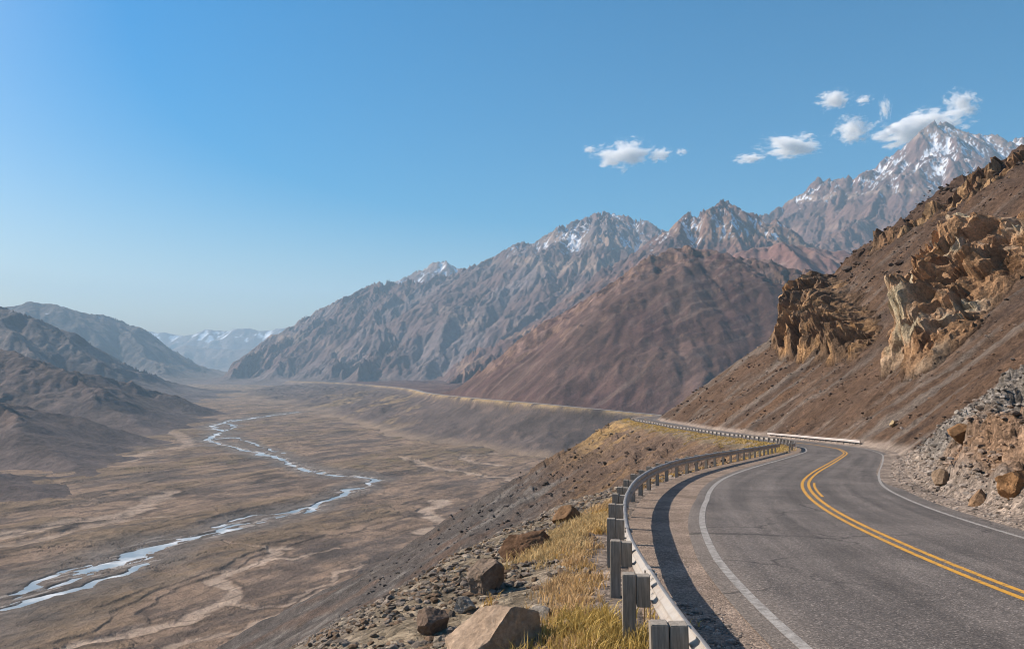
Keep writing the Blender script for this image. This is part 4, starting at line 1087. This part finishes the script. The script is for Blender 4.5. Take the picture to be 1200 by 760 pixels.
boulder('large pale tan boulder with a flat slanting face in the foreground beside the grass', 586, 762, 0.56, (0.34, 0.262, 0.20), 3, (1.25, 0.95, 0.95), 0, (0, 0), 0.22, cuts=7, tight=0.70, rough=0.075,
        planes=[((-.62, -.30, .72), .36), ((.72, -.66, .18), .42), ((.15, .35, .93), .50), ((-.1, -.97, .0), .75), ((.95, .2, .2), .7)])
boulder('broad dark brown rock jutting from the verge beyond the pale boulder', 617, 650, 0.72, (0.13, 0.082, 0.055), 17, (1.15, 0.8, 0.6), 20, (8, -15), 0.2, cuts=16, tight=0.45, rough=0.1)
boulder('steep dark rock on the edge of the drop, beyond the pale boulder', 570, 692, 0.58, (0.19, 0.15, 0.12), 24, (0.95, 0.7, 0.8), 40, (15, 30), 0.35, cuts=18, tight=0.42, rough=0.1)
boulder('small dark rounded rock farthest left on the verge edge', 504, 738, 0.30, (0.16, 0.12, 0.095), 29, (0.9, 0.8, 0.9), 10, (0, 10), 0.1)
boulder('round dark-sided boulder lodged in the middle of the grey rubble bank', 1104, 568, 0.5, (0.18, 0.135, 0.10), 31, (0.8, 0.85, 0.85), 0, (0, 0), 0.1)
boulder('low wedge of brown rock near the foot of the bank, right of the round boulder', 1146, 590, 0.36, (0.20, 0.135, 0.09), 37, (1.2, 0.8, 0.8), 15, (0, -20), 0.2)
boulder('largest brown rock at the right edge of the bank, above its foot', 1190, 575, 0.6, (0.23, 0.14, 0.082), 41, (1.3, 0.9, 0.85), -20, (0, 15), 0.35, cuts=16, rough=0.12)
boulder('dark brown rock high on the bank above the round boulder', 1130, 512, 0.7, (0.22, 0.135, 0.08), 43, (1.2, 0.8, 0.8), 30, (10, 0), 0.3)
boulder('pale stone on top of the bank nose beside the bend', 1046, 500, 0.62, (0.33, 0.26, 0.17), 47, (1.1, 0.8, 0.8), 60, (0, 20), 0.3)
boulder('grey stone lying left of the dark brown rock on the verge', 545, 716, 0.26, (0.26, 0.235, 0.205), 53, (1.2, 0.8, 0.6), 60, (0, 25), 0.15)
boulder('grey stone half buried behind the pale boulder', 632, 728, 0.24, (0.25, 0.225, 0.195), 59, (1.1, 0.9, 0.6), 100, (0, 10), 0.2)
boulder('brown rock among the small stones uphill of the broad brown rock', 668, 610, 0.5, (0.17, 0.11, 0.07), 61, (1.1, 0.8, 0.7), 20, (0, 0), 0.25)

# ------------------------------------------------------------------ rock outcrops on the mountainside
def outcrop(label, poly, out, seed, colours, step, blk_area=9.0):
    P = [hit(*p) for p in poly]; P = [(p[0], p[1]) for p in P]
    xs = [p[0] for p in P]; ys = [p[1] for p in P]
    x = np.arange(min(xs)-4, max(xs)+4, step); y = np.arange(min(ys)-4, max(ys)+4, step)
    X, Y = np.meshgrid(x, y)
    H, S = near_height(X, Y)
    sd = poly_sd(X+3*fbm(X/9, Y/9, 4, seed), Y+3*fbm(X/9, Y/9, 4, seed+1), P)
    m = sstep(-0.5, 9.0, sd)
    a, c = fall_coords(X, Y)
    rb = ridged(a/38+0.25*fbm(a/9, c/9, 3, seed+2), c/15, 3, seed+3)
    rs = ridged(a/15, c/6.0+0.3*fbm(a/5, c/5, 2, seed+4), 4, seed+5)
    blk = fbm(a/6, c/3.2, 5, seed+6, 0.6)
    wv = 0.35*fbm(a/5, c/5, 4, seed+7)
    f1, k1 = facets(a/13+wv, c/6.0+wv, seed+21, 1.0); f2, k2 = facets(a/5.2+wv, c/2.5-wv, seed+22, 1.0); f3, k3 = facets(a/1.9, c/1.05+wv, seed+23, 1.0)
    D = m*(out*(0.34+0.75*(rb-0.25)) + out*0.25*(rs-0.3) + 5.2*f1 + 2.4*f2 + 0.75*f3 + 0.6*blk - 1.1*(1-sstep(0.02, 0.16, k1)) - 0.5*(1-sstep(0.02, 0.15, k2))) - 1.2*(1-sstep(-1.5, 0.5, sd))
    dirn = np.array([-0.70, -0.10, 0.70]); dirn /= np.linalg.norm(dirn)
    X2 = X+dirn[0]*D; Y2 = Y+dirn[1]*D + m*1.6*fbm(a/7, H/4, 4, seed+8); Z2 = H+dirn[2]*D-0.15
    cN = fbm(X/11, Y/11, 5, seed+11)+0.5*blk
    col = np.zeros(X.shape+(3,))+np.array(colours[0])
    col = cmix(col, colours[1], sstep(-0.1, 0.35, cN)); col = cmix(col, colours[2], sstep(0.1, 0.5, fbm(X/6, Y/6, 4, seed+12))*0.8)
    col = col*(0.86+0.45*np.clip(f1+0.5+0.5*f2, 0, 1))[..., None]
    nc = near_colour(X, Y, S, H); w = sstep(0, 3, sd)[..., None]; col = nc*(1-w)+col*w
    # leave out cells well outside the rock
    keep = sd > -2.0
    nr, ncn = X.shape; F = grid_faces(nr, ncn); kk = keep.ravel()[F].all(1); F = F[kk]
    V = np.stack([X2, Y2, Z2], -1).reshape(-1, 3)
    used = np.unique(F); rm = np.full(len(V), -1); rm[used] = np.arange(len(used))
    VV = [V[used]]; FF = [rm[F][:, [0, 1, 2]], rm[F][:, [0, 2, 3]]]; CC = [col.reshape(-1, 3)[used]]; base = len(used)
    rng = np.random.RandomState(seed)
    ins = np.nonzero(sd.ravel() > 0.5)[0]; area = len(ins)*step*step
    ax = np.array([-0.30, -0.10, 0.95]); ax /= np.linalg.norm(ax)
    sdf = sd.ravel(); Vf = V; cf = col.reshape(-1, 3)
    for k in range(int(area/blk_area)):
        i = ins[rng.randint(len(ins))]; e = min(sdf[i]/9, 1.0)
        r_ = (0.35+1.1*rng.uniform(0, 1)**2.2)*(0.6+0.5*e)
        P_, T_ = rock_shape(3, seed*31+k, 10, 0.03, 0.42)
        P_ = P_*np.array([rng.uniform(0.6, 1.0), rng.uniform(0.5, 0.95), rng.uniform(0.8, 1.5)])*r_
        an = rng.normal(0.5, 0.5); ca_, sa_ = math.cos(an), math.sin(an)
        P_ = np.stack([P_[:, 0]*ca_-P_[:, 1]*sa_, P_[:, 0]*sa_+P_[:, 1]*ca_, P_[:, 2]], 1)
        zx = ax + rng.normal(0, 0.16, 3); zx /= np.linalg.norm(zx); xx = np.cross((0, 1, 0), zx); xx /= np.linalg.norm(xx); yx = np.cross(zx, xx)
        P_ = P_[:, 0:1]*xx + P_[:, 1:2]*yx + P_[:, 2:3]*zx
        VV.append(P_+Vf[i]+np.array([0, 0, -0.5*r_])); FF.append(T_+base); base += len(P_)
        c_ = cf[i]*rng.uniform(0.85, 1.15)
        CC.append(np.tile(c_, (len(P_), 1)))
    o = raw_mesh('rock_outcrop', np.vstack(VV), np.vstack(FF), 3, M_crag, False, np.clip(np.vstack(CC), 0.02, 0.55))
    return finish(o, 'thing', label, 'rock outcrop', 'craggy outcrops on the mountainside')
outcrop('tall golden orange crag with a deep shadowed cleft, high on the right mountainside',
        [(1032, 442), (1045, 385), (1080, 325), (1100, 285), (1135, 276), (1170, 262), (1200, 255), (1240, 250), (1240, 330), (1200, 325), (1175, 352), (1150, 385), (1125, 412), (1085, 438)],
        11.0, 601, [(0.40, 0.26, 0.165), (0.47, 0.36, 0.265), (0.20, 0.118, 0.07)], 0.34, 9.0)
outcrop('darker jagged brown crag left of the golden one, above the far stretch of road',
        [(903, 404), (935, 352), (962, 330), (990, 332), (1015, 348), (1035, 372), (1030, 400), (1010, 425), (970, 430), (925, 424)],
        9.0, 651, [(0.19, 0.13, 0.088), (0.36, 0.235, 0.14), (0.11, 0.08, 0.06)], 0.42, 12.0)
outcrop('line of small golden ledges along the skyline above the tall crag',
        [(1004, 299), (1040, 275), (1062, 265), (1085, 252), (1112, 236), (1150, 210), (1200, 178), (1235, 160), (1235, 175), (1200, 196), (1150, 226), (1105, 254), (1060, 278), (1020, 302)],
        2.6, 681, [(0.20, 0.13, 0.085), (0.33, 0.225, 0.14), (0.10, 0.075, 0.055)], 0.5, 14.0)
print('outcrops', time.time()-T0)

# ------------------------------------------------------------------ dry grass
def grass_mat():
    m, n, l, b = new_mat('dry_grass', 0.8, 0.2)
    a = n.new('ShaderNodeAttribute'); a.attribute_name = 'Col'
    l.new(a.outputs['Color'], b.inputs['Base Color'])
    tr = n.new('ShaderNodeBsdfTranslucent'); l.new(a.outputs['Color'], tr.inputs['Color'])
    mx = n.new('ShaderNodeMixShader'); mx.inputs[0].default_value = 0.3
    out = n['Material Output']; l.new(b.outputs[0], mx.inputs[1]); l.new(tr.outputs[0], mx.inputs[2]); l.new(mx.outputs[0], out.inputs['Surface'])
    return m
M_grass = grass_mat()
def grass(name, label, cx, cy, hgt, cols, seed, per=26, spread=0.09, wid=0.004):
    rng = np.random.RandomState(seed); n_ = len(cx)
    X = np.repeat(cx, per)+rng.normal(0, spread, n_*per); Y = np.repeat(cy, per)+rng.normal(0, spread, n_*per)
    H, _ = near_height(X, Y)
    hh = np.repeat(hgt, per)*rng.uniform(0.4, 1.15, n_*per); a = rng.uniform(0, 2*math.pi, n_*per); lean = rng.uniform(0.15, 0.9, n_*per)
    lx = np.cos(a)*lean*hh + 0.12*hh; ly = np.sin(a)*lean*hh
    b = rng.uniform(0, 2*math.pi, n_*per); w = wid*rng.uniform(0.6, 1.5, n_*per)*(1+Y/14)
    wx, wy = np.cos(b)*w, np.sin(b)*w; zero = 0*X
    v = np.stack([np.stack([X-wx, Y-wy, H-0.01], -1), np.stack([X+wx, Y+wy, H-0.01], -1),
                  np.stack([X+lx*0.35-wx*.7, Y+ly*0.35-wy*.7, H+hh*0.6], -1), np.stack([X+lx*0.35+wx*.7, Y+ly*0.35+wy*.7, H+hh*0.6], -1),
                  np.stack([X+lx, Y+ly, H+hh*0.9], -1)], 1)
    N = n_*per; base = (np.arange(N)*5)[:, None]
    F = np.concatenate([base+np.array([[0, 1, 3]]), base+np.array([[0, 3, 2]]), base+np.array([[2, 3, 4]])], 0)
    C = np.repeat(np.repeat(cols, per, 0)*rng.uniform(0.7, 1.25, (N, 1)), 5, 0)
    return finish(raw_mesh(name, v.reshape(-1, 3), F, 3, M_grass, False, C), 'stuff', label)
def tufts(n_, yr, sr, seed, fn):
    rng = np.random.RandomState(seed); y = np.exp(rng.uniform(math.log(yr[0]), math.log(yr[1]), n_)); s = rng.uniform(*sr, n_)
    x = road_x(y)+s/road_cos(y); k = fn(x, y, s, rng) > 0
    return x[k], y[k], rng
x, y, rng = tufts(5200, (6.5, 75), (-11.0, -5.75), 701, lambda x, y, s, r: 0.72*np.exp(-((s+6.55)/0.48)**2)+0.42*fbm(x/1.6, y/1.6, 3, 702)-0.52+0.15*r.normal(size=len(x)))
c = np.array([0.52, 0.375, 0.225])*rng.uniform(0.75, 1.2, (len(x), 1)); g = sstep(0.1, 0.5, fbm(x/1.5, y/1.5, 2, 703))[:, None]; c = c*(1-g)+np.array([0.50, 0.34, 0.15])*g
grass('dry_grass', 'straw yellow dry grass along the outside of the guard rail', x, y, rng.uniform(0.08, 0.22, len(x)), c, 704)
p = hit(690, 745); q = hit(640, 640)
rng = np.random.RandomState(711)
gx = np.concatenate([p[0]+rng.normal(0, 0.36, 110)]); gy = np.concatenate([p[1]+rng.normal(0, 0.5, 110)])
grass('green_grass_tuft', 'bright yellow-green grass clump in the foreground near the first posts', gx, gy, rng.uniform(0.14, 0.32, 110), np.array([0.47, 0.35, 0.15])*rng.uniform(0.7, 1.2, (110, 1)), 712)
q1, q2 = hit(632, 655), hit(700, 608); t = rng.uniform(0, 1, 380)
gx = q1[0]+(q2[0]-q1[0])*t+rng.normal(0, 0.35, 380); gy = q1[1]+(q2[1]-q1[1])*t+rng.normal(0, 0.6, 380)
grass('pale_grass', 'pale soft grass patch on the slope beside the broad brown rock', gx, gy, rng.uniform(0.12, 0.3, 380), np.array([0.50, 0.38, 0.22])*rng.uniform(0.8, 1.2, (380, 1)), 713, wid=0.005)
x, y, rng = tufts(2600, (75, 300), (-12, -5.0), 721, lambda x, y, s, r: 0.3-0.12*(-s-5.5)+0.5*fbm(x/4, y/4, 3, 722))
grass('roadside_grass', 'sparse yellow grass edging the road beyond the bend', x, y, rng.uniform(0.15, 0.4, len(x)), np.array([0.46, 0.34, 0.16])*rng.uniform(0.75, 1.2, (len(x), 1)), 723, per=12, spread=0.3)
print('grass', time.time()-T0)

# small bent wire stake standing beside the near posts
def tube(pts, r, name, mat, parent=None):
    P = np.array(pts, float); k = 6; V = []
    for i, p_ in enumerate(P):
        t = P[min(i+1, len(P)-1)]-P[max(i-1, 0)]; t /= np.linalg.norm(t)
        e = np.cross(t, (0.3, 0.9, 0.2)); e /= np.linalg.norm(e); f = np.cross(t, e)
        for j in range(k):
            a = 2*math.pi*j/k; V.append(p_+r*(math.cos(a)*e+math.sin(a)*f))
    F = [[i*k+j, i*k+(j+1) % k, (i+1)*k+(j+1) % k, (i+1)*k+j] for i in range(len(P)-1) for j in range(k)]
    o = raw_mesh(name, V, F, 4, mat); o.parent = parent; return o
m, n, l, b = new_mat('rusty_wire', 0.8, 0.3); b.inputs['Base Color'].default_value = (0.24, 0.15, 0.10, 1)
gp = hit(755, 735)
st = bpy.data.objects.new('wire_stake', None); COL.objects.link(st); st.location = gp
finish(st, 'thing', 'thin rusty bent wire stake standing between the first two posts', 'stake')
tube([(0, 0, -0.1), (0.0, 0, 0.36), (0.06, 0.0, 0.37), (0.16, 0.02, 0.35)], 0.006, 'wire', m, st)
tube([(0.07, 0.02, -0.1), (0.075, 0.02, 0.33)], 0.008, 'upright', m, st)

# ------------------------------------------------------------------ clouds
def cloud_mat():
    m = bpy.data.materials.new('cloud_vapour'); m.use_nodes = True; n = m.node_tree.nodes; l = m.node_tree.links
    n.remove(n['Principled BSDF']); pv = n.new('ShaderNodeVolumePrincipled'); pv.inputs['Color'].default_value = (1, 1, 1, 1); pv.inputs['Anisotropy'].default_value = 0.0
    tc = n.new('ShaderNodeTexCoord'); oi = n.new('ShaderNodeObjectInfo')
    ad = nd(n, 'ShaderNodeVectorMath'); ad.operation = 'ADD'; l.new(tc.outputs['Object'], ad.inputs[0])
    mm = nd(n, 'ShaderNodeMath'); mm.operation = 'MULTIPLY'; l.new(oi.outputs['Random'], mm.inputs[0]); mm.inputs[1].default_value = 50; l.new(mm.outputs[0], ad.inputs[1])
    ns = nd(n, 'ShaderNodeTexNoise', Scale=2.4, Detail=7.0, Roughness=0.66); l.new(ad.outputs[0], ns.inputs['Vector'])
    ln = nd(n, 'ShaderNodeVectorMath'); ln.operation = 'LENGTH'; l.new(tc.outputs['Object'], ln.inputs[0])
    a = nd(n, 'ShaderNodeMath'); a.operation = 'MULTIPLY_ADD'; l.new(ns.outputs['Fac'], a.inputs[0]); a.inputs[1].default_value = 3.4
    b_ = nd(n, 'ShaderNodeMath'); b_.operation = 'MULTIPLY_ADD'; l.new(ln.outputs['Value'], b_.inputs[0]); b_.inputs[1].default_value = -1.15; b_.inputs[2].default_value = -1.08
    l.new(b_.outputs[0], a.inputs[2])
    mr = nd(n, 'ShaderNodeMapRange'); mr.inputs[1].default_value = 0.0; mr.inputs[2].default_value = 0.6; mr.inputs[3].default_value = 0; mr.inputs[4].default_value = 0.030; l.new(a.outputs[0], mr.inputs[0])
    l.new(mr.outputs[0], pv.inputs['Density']); l.new(pv.outputs[0], n['Material Output'].inputs['Volume'])
    return m
M_cloud = cloud_mat()
CLOUDS = [('white puffy cloud above the centre mountains, largest of the group over the long range', 730, 181, 72, 36, 5),
          ('small cloud just right of the puffy cloud above the centre mountains', 773, 182, 34, 17, 12),
          ('tiny wisp left of the puffy cloud above the centre mountains', 691, 175, 20, 10, 0),
          ('faint wisp farthest right in the cloud group over the centre mountains', 799, 178, 18, 9, 0),
          ('long flat-bottomed cloud midway between the centre peak and the snowy peak', 927, 171, 84, 26, 0),
          ('thin low cloud streak left of the long flat-bottomed cloud', 878, 186, 44, 11, 5),
          ('small round cloud highest of those left of the snowy peak', 978, 117, 44, 26, 5),
          ('rounded cloud below the highest one, left of the snowy peak', 1000, 152, 52, 32, 5),
          ('slanting wispy cloud between the round cloud and the right-hand cloud', 1037, 128, 18, 28, 0),
          ('little wisp beside the small round cloud', 1012, 117, 24, 12, 15),
          ('large long cloud right behind the top of the snowy peak', 1078, 149, 120, 36, 12),
          ('curved cloud at top right above the snowy peak', 1128, 121, 46, 28, -25)]
for k, (lab, px, row, w, h_, tl) in enumerate(CLOUDS):
    d = 13000.0; p = at(px, row, d)
    V, F = ICO[3]; o = raw_mesh('cloud', V, F, 3, M_cloud, True)
    o.location = p; o.scale = (w*d/1000*0.62, w*d/1000*0.42, h_*d/1000*0.68); o.rotation_euler = (0, R(-tl), 0)
    finish(o, 'thing', lab, 'cloud', 'small white clouds over the mountains')

# ------------------------------------------------------------------ air
def haze():
    V, F = None, None
    x0, x1, y0, y1, z0, z1 = -14500, 11000, -600, 27000, -230, 2330
    V = [(x, y, z) for z in (z0, z1) for y in (y0, y1) for x in (x0, x1)]
    F = [(0, 2, 3, 1), (4, 5, 7, 6), (0, 1, 5, 4), (2, 6, 7, 3), (0, 4, 6, 2), (1, 3, 7, 5)]
    me = bpy.data.meshes.new('haze'); me.from_pydata(V, [], F); me.update()
    m = bpy.data.materials.new('haze_air'); m.use_nodes = True; n = m.node_tree.nodes; l = m.node_tree.links
    n.remove(n['Principled BSDF']); pv = n.new('ShaderNodeVolumePrincipled')
    pv.inputs['Color'].default_value = (0.55, 0.80, 1.0, 1); pv.inputs['Density'].default_value = 5.2e-5; pv.inputs['Anisotropy'].default_value = 0.0
    l.new(pv.outputs[0], n['Material Output'].inputs['Volume'])
    try: m.cycles.homogeneous_volume = True
    except Exception: pass
    me.materials.append(m); o = bpy.data.objects.new('haze', me); COL.objects.link(o); finish(o, 'stuff')
haze()
print('done', time.time()-T0)
